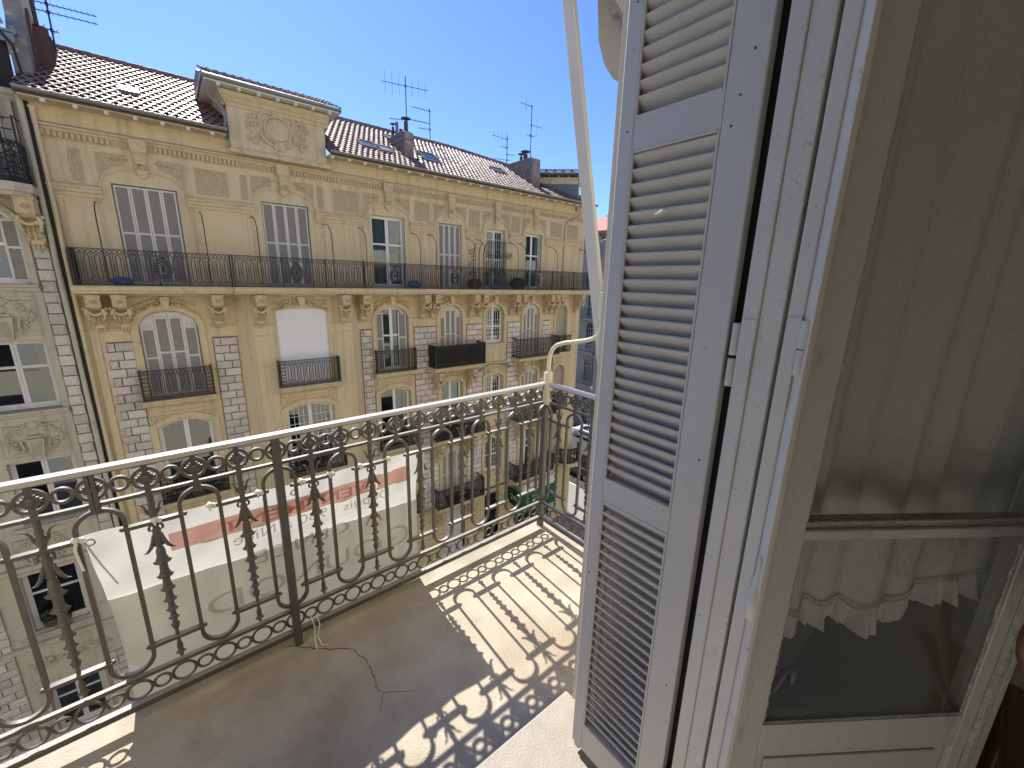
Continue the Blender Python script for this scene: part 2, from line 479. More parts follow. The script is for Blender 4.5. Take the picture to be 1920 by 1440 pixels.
mb.box(XL, XR, 18.0, 26, 3.9, 4.0)
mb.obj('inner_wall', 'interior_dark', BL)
# side wall towards the cross street
MB().box(XR, XR + .15, YF, 30, -15.2, 4.12).obj('wall', 'cream_plaster', BL)

# ---- stone piers: single blocks recessed in mortar
piers = [(-1.74, -1.03), (.93, 1.64), (5.86, 6.34), (8.22, 9.36), (11.0, 11.93), (13.52, 14.4), (16.0, 16.62)]
bed = MB()
blocks = []
for k, (xa, xb) in enumerate(piers):
    bed.box(xa + (.10 if k == 0 else 0), xb, YF - .008, YF, -11.05, -2.03)
    z = -2.09; row = 0
    while z > -11.0:
        h = .262
        # the deep balconies and consoles do not touch the piers
        ja = xa + (.0 if row % 2 else .10) if k == 0 else xa + .015
        jb = xb - .015
        n = max(1, round((jb - ja) / .44))
        if n == 1 and jb - ja > .45: n = 2
        off = (.5 if row % 2 else 0)
        xs = [ja]
        step = (jb - ja) / n
        for q in range(1, n): xs.append(ja + step * q + (.11 if row % 2 else -.11) + random.uniform(-.03, .03))
        xs.append(jb)
        if n == 1: xs = [ja, jb]
        for q in range(len(xs) - 1):
            blocks.append((k, xs[q] + .014, xs[q + 1] - .014, z - h + .028, z - .0, ))
        z -= h + .004; row += 1
bed.obj('mortar_bed', 'mortar', BL)
# unit block mesh with a rough hewn face, scaled per block
def rough_block():
    vs = []; fs = []
    nx, nz = 4, 3
    for j in range(nz + 1):
        for i in range(nx + 1):
            e = (i in (0, nx)) or (j in (0, nz))
            vs.append((i / nx - .5 + (0 if not e else random.uniform(-.012, .012)), -.5 if e else -.9 + random.uniform(-.25, .25), j / nz - .5 + (0 if not e else random.uniform(-.02, .02))))
    for j in range(nz):
        for i in range(nx):
            a = j * (nx + 1) + i; fs.append((a, a + 1, a + nx + 2, a + nx + 1))
    n0 = len(vs)
    for (a, b) in ((-.5, -.5), (.5, -.5), (.5, .5), (-.5, .5)): vs.append((a, .5, b))
    fs.append((0, n0, n0 + 1, nx)); fs.append((nz * (nx + 1), nz * (nx + 1) + nx, n0 + 2, n0 + 3))
    fs.append((0, nz * (nx + 1), n0 + 3, n0)); fs.append((nx, n0 + 1, n0 + 2, nz * (nx + 1) + nx))
    m = MB(); m.add(vs, fs); return m
BM = [rough_block().mesh('stone_block', 'stone') for _ in range(5)]
for b in BM: recalc(b); b['rc'] = 1
def hidden_behind_banner(k, z): return False
blocks.sort(key=lambda b: (b[0] * 1.6 - b[3] * .45))
rest = MB()
for n, (k, xa, xb, za, zb) in enumerate(blocks):
    if n < 290:
        o = put('stone_block', BM[n % 5], BL, ((xa + xb) / 2, YF - .022, (za + zb) / 2))
        o.scale = (xb - xa, .045, zb - za)
    else:
        m = rough_block(); m.xf(Matrix.Translation(((xa + xb) / 2, YF - .022, (za + zb) / 2)) @ Matrix.Diagonal((xb - xa, .045, zb - za, 1)))
        rest.join(m)
rest.obj('stone_block', 'stone_far', BL, stuff=True)

# ---- mouldings
def cornice(mb, x0, x1, Y, z, prof):   # prof: list of (projection, dz)
    mb.prism([(Y, z + prof[0][1])] + [(Y - p, z + d) for p, d in prof] + [(Y, z + prof[-1][1])], x0, x1, 'x')
mb = MB()
cornice(mb, XL, XR + .1, YF, 3.6, [(.02, -.06), (.05, -.03), (.05, 0), (.12, .03), (.14, .07)])
mb.obj('cornice', 'cream_relief', BL)
mb = MB(); cornice(mb, XL, XR + .05, YF, 3.34, [(.015, 0), (.03, .01), (.03, .03), (.015, .04)]); mb.obj('string_course', 'cream_relief', BL)
dm = MB()
x = XL + .1
while x < XR - .1:
    if all(abs(x - c) > .32 for c, w in BAYS) and (int(x * 1.3 + 5) % 4 != 0): dm.box(x, x + .055, YF - .05, YF, 3.39, 3.53)
    x += .112
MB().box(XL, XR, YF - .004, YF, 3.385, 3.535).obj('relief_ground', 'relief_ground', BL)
dm.obj('dentil_row', 'cream_relief', BL, stuff=True)
# frieze band courses of the upper wall: soffit and rafter ends
MB().box(XL - .1, 2.0, 16.42, YF + .4, 4.12, 4.17).box(5.0, XR + .35, 16.42, YF + .4, 4.12, 4.17).box(XL, XR, YF - .04, YF, 3.72, 4.12).obj('soffit', 'cream_plaster', BL)
rm = MB().box(-.045, .045, -.09, .09, -.04, .04).mesh('rafter_end', 'wood_white')
x = -1.8
while x < XR:
    if x < 1.9 or x > 5.1: put('rafter_end', rm, BL, (x, 16.50, 4.08))
    x += .575
gt = MB()
for (a, b) in ((-2.25, 2.02), (5.0, XR + .3)):
    prof = [(16.32 + .075 * math.cos(t), 4.27 + .075 * math.sin(t)) for t in [PI + PI * i / 8 for i in range(9)]]
    prof += [(16.32 + .06 * math.cos(t), 4.27 + .06 * math.sin(t)) for t in [2 * PI - PI * i / 8 for i in range(9)]]
    gt.prism(prof, a, b, 'x')
    xx = a + .4
    while xx < b: gt.box(xx, xx + .03, 16.24, 16.44, 4.185, 4.2); xx += 1.15
gt.obj('gutter', 'zinc', BL)

# ---- row 4: keystones, arch bands, spandrels, side entablatures, drip panels
def spiral(mb, cx, cz, Y, r0, turns, dirn=1, th=.014, start=0, n=22):
    pts = []; rr = []
    for i in range(n + 1):
        t = i / n; a = start + dirn * turns * 2 * PI * t; r = r0 * (1 - .85 * t)
        pts.append((cx + r * math.cos(a), Y - .018, cz + r * math.sin(a))); rr.append(th * 1.35 * (1 - .4 * t))
    mb.tube(pts, rr, 5)
def leaf_relief(mb, x, z, Y, s, ang, n=5):
    Y = Y - .012
    for i in range(n):
        a = ang + (i - n // 2) * .5
        l = s * (1 - .12 * abs(i - n // 2))
        mb.tube([(x, Y - .006, z), (x + math.cos(a) * l * .55, Y - .034, z + math.sin(a) * l * .55), (x + math.cos(a) * l, Y - .008, z + math.sin(a) * l)], [s * .08, s * .2, s * .04], 4)
def drip_panel(mb, x0, x1, z0, z1, Y):
    n = max(1, round((x1 - x0) / .21)); w = (x1 - x0) / n
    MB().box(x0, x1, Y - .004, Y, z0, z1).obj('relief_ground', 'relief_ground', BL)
    mb.sweep([(x0, z0), (x0, z1), (x1, z1), (x1, z0)], [(0, Y), (0, Y - .012), (.012, Y - .012), (.012, Y)])
    for i in range(n):
        c = x0 + w * (i + .5)
        mb.ring((c, Y - .008, z1 - .17), w * .36, .012, 8, 4, a0=0, a1=PI)
        mb.tube([(c - w * .36, Y - .008, z1 - .17), (c - w * .36, Y - .008, z0 + .1)], .009, 4)
        mb.tube([(c + w * .36, Y - .008, z1 - .17), (c + w * .36, Y - .008, z0 + .1)], .009, 4)
        z = z1 - .22
        while z > z0 + .05:
            mb.blob((c, Y - .012, z), .026, .02, .036, 5, 3); z -= .078
        leaf_relief(mb, c, z1 - .05, Y, .08, -PI / 2, 3)
key_m = None
for i, (c, w) in enumerate(BAYS):
    mb = MB()   # keystone
    s = w / 1.46 * .5 + .5
    mb.prism([(c - .19 * s, 3.62), (c + .19 * s, 3.62), (c + .18 * s, 3.36), (c + .16 * s, 3.3), (c - .16 * s, 3.3), (c - .18 * s, 3.36)], YF - .2, YF)
    mb.prism([(c - .145 * s, 3.3), (c + .145 * s, 3.3), (c + .11 * s, 3.0), (c - .11 * s, 3.0)], YF - .15, YF)
    for q in (-.1, 0, .1):
        mb.lathe([(.0, -.02), (.03, -.018), (.032, .0)], (c + q * s, YF - .2, 3.5), 8, 'y')
        mb.box(c + q * s - .025, c + q * s + .025, YF - .165, YF - .15, 3.06, 3.27)
    for q in range(26):
        mb.blob((c + random.uniform(-.13, .13) * s, YF - .13 + random.uniform(-.02, .02), random.uniform(2.86, 3.02)), .03, .03, .03, 5, 3)
    mb.box(c - .12 * s, c + .12 * s, YF - .12, YF, 2.72, 2.86)
    mb.prism([(c - .10 * s, 2.72), (c + .10 * s, 2.72), (c + .06, 2.64), (c - .06, 2.64)], YF - .09, YF)
    mb.obj('keystone', 'cream_relief', BL, smooth=40)
    mb = MB()   # arch band
    hw = w / 2 + .22
    a = [(c - hw, 2.26)] + arch(c - hw, c + hw, 2.3, .52, 16, 1)[0:] + [(c + hw, 2.26)]
    mb.sweep(a, [(-.02, YF), (-.02, YF - .03), (.0, YF - .03), (.0, YF - .045), (.03, YF - .045), (.03, YF)])
    mb.obj('arch_band', 'cream_relief', BL)
    for sg in (-1, 1):
        mb = MB()   # spandrel reliefs
        xo = c + sg * hw
        aa = arch(c - hw, c + hw, 2.36, .54, 16, 1)
        side = [p for p in aa if (p[0] - c) * sg > .2 and abs(p[0] - c) < hw - .01]
        if sg < 0: side = side
        else: side = side[::-1]
        path = [(xo, 2.66), (xo, 3.18), (c + sg * .24, 3.2)]
        mb.sweep(path if sg < 0 else path[::-1], [(-.008, YF), (-.008, YF - .02), (.008, YF - .02), (.008, YF)])
        mb.sweep(side, [(.035, YF), (.035, YF - .02), (.05, YF - .02), (.05, YF)])
        poly = [(xo, 3.18)] + [(p[0], p[1] + .06) for p in (side if sg < 0 else side)] + [(c + sg * .24, 3.18)]
        gs = MB()
        pp = side if sg < 0 else side[::-1]
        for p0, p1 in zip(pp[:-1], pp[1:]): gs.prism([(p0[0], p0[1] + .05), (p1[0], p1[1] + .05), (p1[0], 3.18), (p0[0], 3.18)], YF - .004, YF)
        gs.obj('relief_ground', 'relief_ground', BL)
        mb.ring((c + sg * hw * .78, YF - .01, 3.0), .085, .018, 12, 5)
        mb.blob((c + sg * hw * .78, YF, 3.0), .07, .03, .07, 8, 4)
        spiral(mb, c + sg * hw * .5, 3.07, YF, .07, 1.3, sg)
        spiral(mb, c + sg * hw * .93, 2.85, YF, .05, 1.2, -sg)
        for q in range(8):
            leaf_relief(mb, c + sg * (hw * (.30 + .07 * q)), 3.08 - .012 * q * (1 if q > 3 else .3), YF, .05, random.uniform(-1, 1) + (0 if sg > 0 else PI), 3)
        mb.obj('spandrel_relief', 'cream_relief', BL, smooth=50)
pl = MB()
class DP:
    pass
def drip(x0, x1, z0, z1):
    d = MB(); drip_panel(d, x0, x1, z0, z1, YF); d.obj('drop_ornament', 'cream_relief', BL, smooth=50)
edges = [XL] + [v for c, w in BAYS for v in (c - w / 2 - .2, c + w / 2 + .2)] + [XR]
for q in range(0, len(edges), 2):
    a, b = edges[q], edges[q + 1]
    mb = MB()
    cornice(mb, a, b, YF, 1.97, [(.04, 0), (.05, .05), (.05, .09), (.09, .11), (.11, .19), (.15, .22), (.15, .27)])
    for xx in (a + .1, b - .1):
        if a < xx < b: mb.box(xx - .03, xx + .03, YF - .06, YF, 1.86, 1.97)
    for xx in (a + .13, a + .26, b - .26, b - .13):
        if b - a > .8: pl.box(xx - .006, xx + .006, YF - .012, YF, -.3, 1.9)
    mb.obj('entablature', 'cream_relief', BL)
    W = b - a
    m_ = (a + b) / 2
    if q == 0: drip(-1.6, -1.37, 2.38, 3.17)
    elif q == 2: drip(1.11, 1.93, 2.4, 3.15); drip(2.29, 2.47, 2.4, 3.15)
    elif q == 4: drip(4.62, 4.82, 2.4, 3.15); drip(5.2, 6.1, 2.4, 3.15)
    elif q == len(edges) - 2: drip(16.35, 17.2, 2.4, 3.15); drip(17.65, 18.5, 2.4, 3.15)
    else: drip(m_ - W * .28, m_ + W * .28, 2.4, 3.15)
pl.obj('panel_moulding', 'cream_relief', BL, stuff=True)

# ---- attic pediment with cartouche
PX0, PX1, PY = 2.12, 4.97, 16.72
MB().box(PX0, PX1, PY, 17.6, 3.86, 5.12).prism([(16.72, 3.78), (17.6, 3.78), (19.4, 5.5), (19.4, 5.6), (17.6, 5.2), (16.9, 5.12)], PX0 + .02, PX0 + .2, 'x').prism([(16.72, 3.78), (17.6, 3.78), (19.4, 5.5), (19.4, 5.6), (17.6, 5.2), (16.9, 5.12)], PX1 - .2, PX1 - .02, 'x').obj('attic_wall', 'cream_plaster', BL)
mb = MB()
mb.prism([(PY + .02, 3.72), (PY - .1, 3.72), (PY - .1, 3.84), (PY + .02, 3.86)], PX0 - .06, PX1 + .12, 'x')
pr = [(PY, 5.02), (PY - .04, 5.04), (PY - .05, 5.12), (PY - .1, 5.16), (PY - .12, 5.22), (PY - .2, 5.3), (PY - .22, 5.4), (PY + .3, 5.4), (PY + .3, 5.02)]
mb.prism(pr, PX0 - .12, PX1 + .12, 'x')
mb.prism([(PX0 - .12 if True else 0, 5.4), (PX0, 5.02), (PX0 - .03, 5.02), (PX0 - .16, 5.3), (PX0 - .2, 5.4)], PY - .2, 18.6, 'y')
mb.obj('attic_cornice', 'cream_relief', BL)
mb = MB()
CX, CZ = 3.49, 4.62
mb.lathe([(0, -.05), (.26, -.045), (.34, -.02), (.36, 0)], (CX, PY, CZ), 24, 'y', 1.0)
mb.ring((CX, PY - .03, CZ), .39, .032, 26, 6, sz=1.0)
for sg in (-1, 1):
    mb.tube([(CX + sg * .42, PY - .03, CZ + .1), (CX + sg * .52, PY - .04, CZ + .28), (CX + sg * .44, PY - .04, CZ + .42), (CX + sg * .28, PY - .04, CZ + .46), (CX + sg * .12, PY - .03, CZ + .42)], [.03, .06, .06, .05, .03], 6)
    spiral(mb, CX + sg * .56, CZ + .12, PY, .15, 1.5, sg, .035, PI / 2)
    spiral(mb, CX + sg * .72, CZ - .34, PY, .16, 1.5, -sg, .034, PI)
    spiral(mb, CX + sg * .78, CZ + .22, PY, .12, 1.3, sg, .026)
    mb.tube([(CX + sg * .45, PY - .03, CZ - .05), (CX + sg * .5, PY - .05, CZ - .25), (CX + sg * .36, PY - .05, CZ - .42), (CX + sg * .12, PY - .04, CZ - .5)], [.03, .045, .045, .03], 6)
    mb.tube([(CX + sg * .62, PY - .02, CZ - .0), (CX + sg * .82, PY - .04, CZ - .12), (CX + sg * .7, PY - .02, CZ - .3)], [.02, .03, .02], 5)
    for q in range(9):
        leaf_relief(mb, CX + sg * random.uniform(.62, .95), CZ + random.uniform(-.48, .36), PY, random.uniform(.09, .14), random.uniform(0, 2 * PI), 4)
    for q in range(5): mb.blob((CX + sg * (.5 - .05 * q), PY - .03, CZ - .36 - .03 * q), .035, .03, .035, 6, 4)
mb.ring((CX, PY - .05, CZ + .5), .08, .03, 12, 5); mb.blob((CX, PY - .05, CZ + .5), .05, .04, .05, 8, 4)
for q in range(8): mb.blob((CX + .13 * math.cos(q * PI / 4), PY - .04, CZ + .5 + .13 * math.sin(q * PI / 4)), .04, .03, .04, 6, 4)
mb.prism([(CX - .1, CZ - .36), (CX + .1, CZ - .36), (CX + .16, CZ - .56), (CX + .1, CZ - .62), (CX - .1, CZ - .62), (CX - .16, CZ - .56)], PY - .07, PY)
mb.obj('cartouche', 'cream_relief', BL, smooth=50)
# attic roof: fascia, gutter, rafter ends, small tiled slope
ax0, ax1, ay, az = 1.58, 5.36, 16.2, 5.5
MB().box(ax0, ax1, ay + .02, 19.9, az - .06, az - .02).obj('soffit', 'wood_white', BL)
MB().prism([(ay + .08 * math.cos(t), az + .06 + .08 * math.sin(t)) for t in [PI + PI * i / 6 for i in range(7)]] + [(ay + .06 * math.cos(t), az + .06 + .06 * math.sin(t)) for t in [2 * PI - PI * i / 6 for i in range(7)]], ax0 - .05, ax1 + .05, 'x').box(ax0 - .06, ax0, ay, 19.4, az - .03, az + .12).box(ax1, ax1 + .06, ay, 19.4, az - .03, az + .12).obj('gutter', 'zinc', BL)
x = ax0 + .35
while x < ax1 - .1: put('rafter_end', rm, BL, (x, 16.32, az - .1)); x += .52
MB().tube([(1.62, 16.25, 5.45), (1.66, 16.4, 5.1), (2.0, 16.62, 4.9), (2.05, 16.62, 4.6), (1.98, 16.6, 4.35), (2.0, 16.4, 4.25)], .04, 8).obj('downpipe', 'zinc', BL, smooth=50)

# ---- roof tiles
def tile_mesh(mb, M, jz=0):
    w, l = .232, .34
    prof = [(-.5, .0), (-.38, .032), (-.22, .036), (-.08, .008), (.2, .006), (.38, .012), (.5, .014)]
    n = len(prof); vs = []
    for y in (-.5, .5):
        for px, pz in prof: vs.append((px * w, y * l, pz + (.024 if y < 0 else 0) + jz))
    for px, pz in prof: vs.append((px * w, -.5 * l, pz - .002 + jz))
    fs = [(i, i + 1, n + i + 1, n + i) for i in range(n - 1)] + [(2 * n + i, 2 * n + i + 1, i + 1, i) for i in range(n - 1)]
    mb.add([tuple(M @ Vector(p)) for p in vs], fs)
RY0, RZ0 = 16.36, 4.25
SL = math.atan2(6.8 - RZ0, 21.0 - RY0)
RLEN = math.hypot(6.8 - RZ0, 21.0 - RY0)
def roof_pt(x, s, up=0): return Vector((x, RY0 + s * math.cos(SL) - up * math.sin(SL), RZ0 + s * math.sin(SL) + up * math.cos(SL)))
def ridge_s(x):   # roof length available at x (drops to the right where the roof is hipped)
    if x < 12.5: return RLEN
    if x < 16: return RLEN * (1 - .20 * (x - 12.5) / 3.5)
    return RLEN * (.80 - .74 * (x - 16) / 3.1)
# boarding below the tiles
up = .0
a, b = roof_pt(0, 0, -.03), roof_pt(0, RLEN, -.03)
m1 = MB()
outl = [(XL - .15, 0), (2.0, 0), (2.0, 1.0), (5.05, 1.0), (5.05, 0), (XR + .2, 0)] + [(xx, ridge_s(xx)) for xx in (18.9, 16, 12.5)] + [(XL - .15, RLEN)]
vs = [roof_pt(x_, s_, -.02) for x_, s_ in outl] + [roof_pt(x_, s_, -.12) for x_, s_ in outl]
k = len(outl)
m1.add(vs, [tuple(range(k)), tuple(range(2 * k - 1, k - 1, -1))] + [(i, i + k, (i + 1) % k + k, (i + 1) % k) for i in range(k)])
m1.obj('roof_boarding', 'rust_metal', BL)
tm = MB(); tile_mesh(tm, Matrix.Identity(4)); TM = tm.mesh('roof_tile', 'roof_tile')
stuff = MB()
nrow = int(RLEN / .288)
tiles = []
for r_ in range(nrow + 1):
    s_ = .14 + r_ * .288
    nx = int((XR + .3 - (XL - .1)) / .213)
    for q in range(nx):
        x = XL - .05 + q * .213 + (.1065 if r_ % 2 else 0)
        if s_ > ridge_s(x) - .05: continue
        if 2.0 < x < 5.05 and s_ < 1.9: continue
        if 8.32 < x < 8.98 and 1.25 < s_ < 3.3: continue
        if 15.2 < x and s_ > (1.1 if x < 16.4 else 2.4 - (x - 16.4) * 1.0): 
            if x > 15.3: continue
        tiles.append((x, s_))
tiles.sort(key=lambda t: t[0] + t[1] * .35)
for n, (x, s_) in enumerate(tiles):
    p = roof_pt(x, s_, random.uniform(0, .006))
    if n < 295:
        put('roof_tile', TM, BL, p, rot=(SL - .05 + random.uniform(-.012, .012), random.uniform(-.02, .02), random.uniform(-.02, .02)))
    else:
        tile_mesh(stuff, Matrix.Translation(p) @ Matrix.Rotation(SL - .05 + random.uniform(-.012, .012), 4, 'X') @ Matrix.Rotation(random.uniform(-.02, .02), 4, 'Z'))
stuff.obj('roof_tile', 'roof_tile', BL, stuff=True)
# ridge caps
rc = MB()
x = XL - .1
while x < 18.6:
    s_ = ridge_s(x + .1); s2 = ridge_s(x + .45)
    p, q = roof_pt(x, s_, .04), roof_pt(x + .46, s2, .04)
    rc.tube([p, q], [.085, .10], 7); x += .42
rc.obj('ridge_cap', 'roof_tile', BL, smooth=60)
# small tiled roof of the attic
at = MB()
for r_ in range(5):
    for q in range(17):
        x = ax0 + .1 + q * .228
        s_ = .15 + r_ * .345
        at_m = Matrix.Translation((x, ay + .05 + s_ * math.cos(R(22)), az + .12 + s_ * math.sin(R(22)))) @ Matrix.Rotation(R(19), 4, 'X')
        tile_mesh(at, at_m)
at.box(ax0, ax1, ay + .1, 19.4, az - .02, az + .06)
at.prism([(ay + .1, az + .06), (ay + 1.9, az + .78), (19.4, az + .78), (19.4, az + .06)], ax0 + .02, ax1 - .02, 'x')
at.obj('attic_roof', 'roof_tile', BL, stuff=True)
# roof windows
def skylight(x, s_, w, l, m):
    Mx = Matrix.Translation(roof_pt(x, s_, .07)) @ Matrix.Rotation(SL + .06, 4, 'X')
    f = MB()
    for sg in (-1, 1):
        f.obox(Mx @ Matrix.Translation((sg * (w / 2 - .025), 0, 0)), .03, l / 2, .05)
        f.obox(Mx @ Matrix.Translation((0, sg * (l / 2 - .025), 0)), w / 2 - .056, .03, .048)
    fo = f.obj('roof_window', 'zinc', BL)
    MB().obox(Mx @ Matrix.Translation((0, 0, .015)), w / 2 - .05, l / 2 - .05, .008).obj('pane', m, fo)
skylight(-.12, 1.72, .42, .36, 'alloy'); skylight(6.9, 1.75, .62, .62, 'glass_far'); skylight(7.62, 1.62, .62, .62, 'alloy')
skylight(9.72, 1.95, .8, 1.0, 'car_glass'); skylight(8.95, 3.9, .9, .5, 'alloy'); skylight(13.9, 2.5, .7, .6, 'rust_metal')
# chimneys
def chimney(x0, x1, y0, y1, zt, zb, flues):
    m = MB().box(x0, x1, y0, y1, zb, zt - .35).box(x0 - .02, x1 + .02, y0 - .02, y1 + .02, zt - .35, zt - .31)
    m.prism([(y0, zt - .31), (y1, zt - .31), (y1, zt - .08), (y1 - .2, zt), (y0 + .15, zt), (y0 - .02, zt - .1)], x0 + .01, x1 - .01, 'x')
    c = m.obj('chimney', 'chimney_plaster', BL, bevel=.015)
    for (fx, fy, h, r, mt, cap) in flues:
        f = MB().lathe([(r, 0), (r, h), (r * .85, h), (r * .85, h - .03)], (fx, fy, zt - .05), 10)
        if cap:
            f.lathe([(r * .3, h - .02), (r * .3, h + .08), (r * 2.2, h + .1), (r * 2.3, h + .13), (0, h + .16)], (fx, fy, zt - .05), 10)
        f.obj('flue', mt, c, smooth=40)
chimney(8.42, 8.86, 17.72, 19.3, 6.0, 4.6, [(8.64, 17.95, .42, .085, 'rust_metal', 1), (8.6, 18.35, .22, .08, 'terracotta', 0), (8.62, 18.8, .6, .07, 'chimney_plaster', 0), (8.6, 19.15, .5, .05, 'rust_metal', 1)])
chimney(15.3, 15.85, 17.45, 19.7, 6.22, 4.5, [(15.55, 18.3, .35, .11, 'rust_metal', 1), (15.55, 18.65, .3, .08, 'rust_metal', 1)])
# corner attic, turned 45 degrees over the corner of the block
cm = Matrix.Translation((18.15, 18.75, 0)) @ Matrix.Rotation(R(-44), 4, 'Z')
ct = MB().box(-1.35, 1.35, -1.3, 1.3, 3.9, 5.62).xf(cm).obj('attic_wall', 'slate_wall', BL)
MB().box(1.35, 1.39, -1.3, 1.3, 3.9, 5.62).box(-1.3, 1.3, -1.34, -1.31, 5.25, 5.6).xf(cm).obj('attic_wall', 'cream_plaster', BL)
m = MB().box(-1.6, 1.6, -1.6, 1.6, 5.72, 5.8).xf(cm).obj('gutter', 'zinc', BL)
m = MB().box(-1.55, 1.55, -1.55, 1.55, 5.64, 5.72).xf(cm).obj('soffit', 'rust_metal', BL)
for q in range(6):
    o = put('rafter_end', rm, BL, cm @ Vector((-1.3 + q * .52, -1.42, 5.66))); o.rotation_euler = (0, 0, R(-44)); 
ar = MB()
for r_ in range(4):
    for q in range(14):
        M_ = cm @ Matrix.Translation((-1.55 + .235 * q, -1.5 + r_ * .33, 5.84 + r_ * .11)) @ Matrix.Rotation(R(15), 4, 'X')
        tile_mesh(ar, M_)
for q in range(7): ar.obox(cm @ Matrix.Translation((-1.4 + q * .47, -.6, 6.08)) @ Matrix.Rotation(R(18), 4, 'X'), .05, .95, .05)
ar.obj('attic_roof', 'roof_tile', BL, stuff=True)

# ---- top balcony slab and consoles
mb = MB()
def slab(mb, x0, x1, Yf, Yb, zt):
    mb.prism([(Yb, zt), (Yf, zt), (Yf - .02, zt - .03), (Yf + .01, zt - .07), (Yf + .01, zt - .12), (Yf + .06, zt - .16), (Yf + .06, zt - .19), (Yf + .12, zt - .23), (Yb, zt - .23)], x0, x1, 'x')
slab(mb, -2.02, 1.64, 16.14, YF + .02, -.39)
slab(mb, 1.646, 5.854, 15.96, YF + .02, -.388)
slab(mb, 5.86, 19.35, 16.14, YF + .02, -.39)
mb.obj('balcony_slab', 'cream_plaster', BL)
mb = MB(); cornice(mb, XL, XR + .1, YF, -.76, [(.04, 0), (.06, .04), (.12, .06), (.12, .12), (.18, .14)]); cornice(mb, 2.05, 5.43, YF - .4, -.76, [(.04, 0), (.06, .04), (.12, .06), (.12, .12), (.18, .14)]); mb.obj('string_course', 'cream_relief', BL)
mb = MB()
for (a, b, Y) in ((XL, -1.05, YF), (.92, 1.66, YF), (5.82, 6.34, YF), (8.22, 9.36, YF), (11.0, 11.93, YF), (13.52, 14.4, YF), (16.0, 16.95, YF), (2.05, 2.72, YF - .4), (4.62, 5.43, YF - .4)):
    mb = MB(); cornice(mb, a, b, Y, -1.71, [(.02, 0), (.05, .02), (.05, .06), (.02, .08)]); mb.obj('string_course', 'cream_relief', BL)
    mb = MB(); cornice(mb, a, b, Y, -2.04, [(.012, 0), (.012, .025)]); mb.obj('string_course', 'cream_relief', BL)
def console_mesh(w=.3, L=1.0):
    m = MB()
    side = [(0, 0), (-.62, 0), (-.64, -.06), (-.6, -.34), (-.5, -.42), (-.36, -.46), (-.26, -.56), (-.2, -.72), (-.14, -.84), (-.16, -.93), (-.1, -1.02), (0, -1.08)]
    m.prism(side, -w * .40, w * .40, 'x')
    m.box(-w / 2, w / 2, -.70, -.1, -.35, -.03); m.box(-w / 2 - .02, w / 2 + .02, -.72, -.1, -.06, -.02)
    m.sweep([(-w * .40, -.32), (-w * .40, -.09), (w * .40, -.09), (w * .40, -.32), (-w * .40, -.32)], [(0, -.70), (0, -.725), (.022, -.725), (.022, -.70)])
    for q in range(8): m.blob((math.cos(q * PI / 4) * .055, -.71, -.205 + math.sin(q * PI / 4) * .055), .024, .03, .024, 5, 3)
    m.blob((0, -.715, -.205), .025, .03, .025, 6, 4)
    for sg in (-1, 1):
        spx = []
        for t in range(15):
            a = -PI / 2 + t * .62; r = .16 * (1 - t / 17)
            spx.append((sg * w * .52, -.50 + r * math.cos(a), -.52 + r * math.sin(a)))
        m.tube(spx, .034, 6)
        m.tube([(sg * w * .5, -.62, -.40), (sg * w * .66, -.60, -.52), (sg * w * .5, -.52, -.66)], [.03, .045, .02], 6)
        spx = [(sg * w * .42, -.20 + .09 * (1 - t / 15) * math.cos(PI / 2 - t * .62), -.86 + .09 * (1 - t / 15) * math.sin(PI / 2 - t * .62)) for t in range(12)]
        m.tube(spx, .026, 5)
    for q in range(13):       # garland under the block
        t = q / 12; m.blob(((t - .5) * w * 1.5, -.54 - .06 * math.sin(PI * t), -.40 - .17 * math.sin(PI * t)), .04, .045, .04, 6, 4)
    for q in range(7):
        for sg in (-1, 1): m.blob((sg * w * .28, -.36 + q * .045, -.56 - q * .06), .04, .045, .04, 5, 3)
    m.tube([(0, -.42, -.5), (0, -.24, -.7), (0, -.16, -.95)], .018, 5)
    m.box(-w * .36, w * .36, -.2, 0, -.98, -.88)
    for q in range(3): m.lathe([(.0, -.05), (.035, -.03), (.03, .02), (.0, .04)], ((q - 1) * w * .24, -.15, -1.02), 6)
    m.lathe([(0, -.12), (.03, -.08), (.02, 0)], (0, -.1, -1.06), 6)
    me = m.mesh('console', 'cream_relief'); recalc(me); me.shade_smooth(); me.set_sharp_from_angle(angle=R(45)); me['rc'] = 1
    return me
CONS = console_mesh()
for x in (-1.66, -1.13, 1.18, 5.98, 8.62, 9.14, 11.2, 11.72, 13.7, 14.2, 16.15, 16.55, 16.95, 18.6): put('console', CONS, BL, (x, YF, -.63))
for x in (2.32, 5.08): put('console', CONS, BL, (x, YF - .4, -.63))

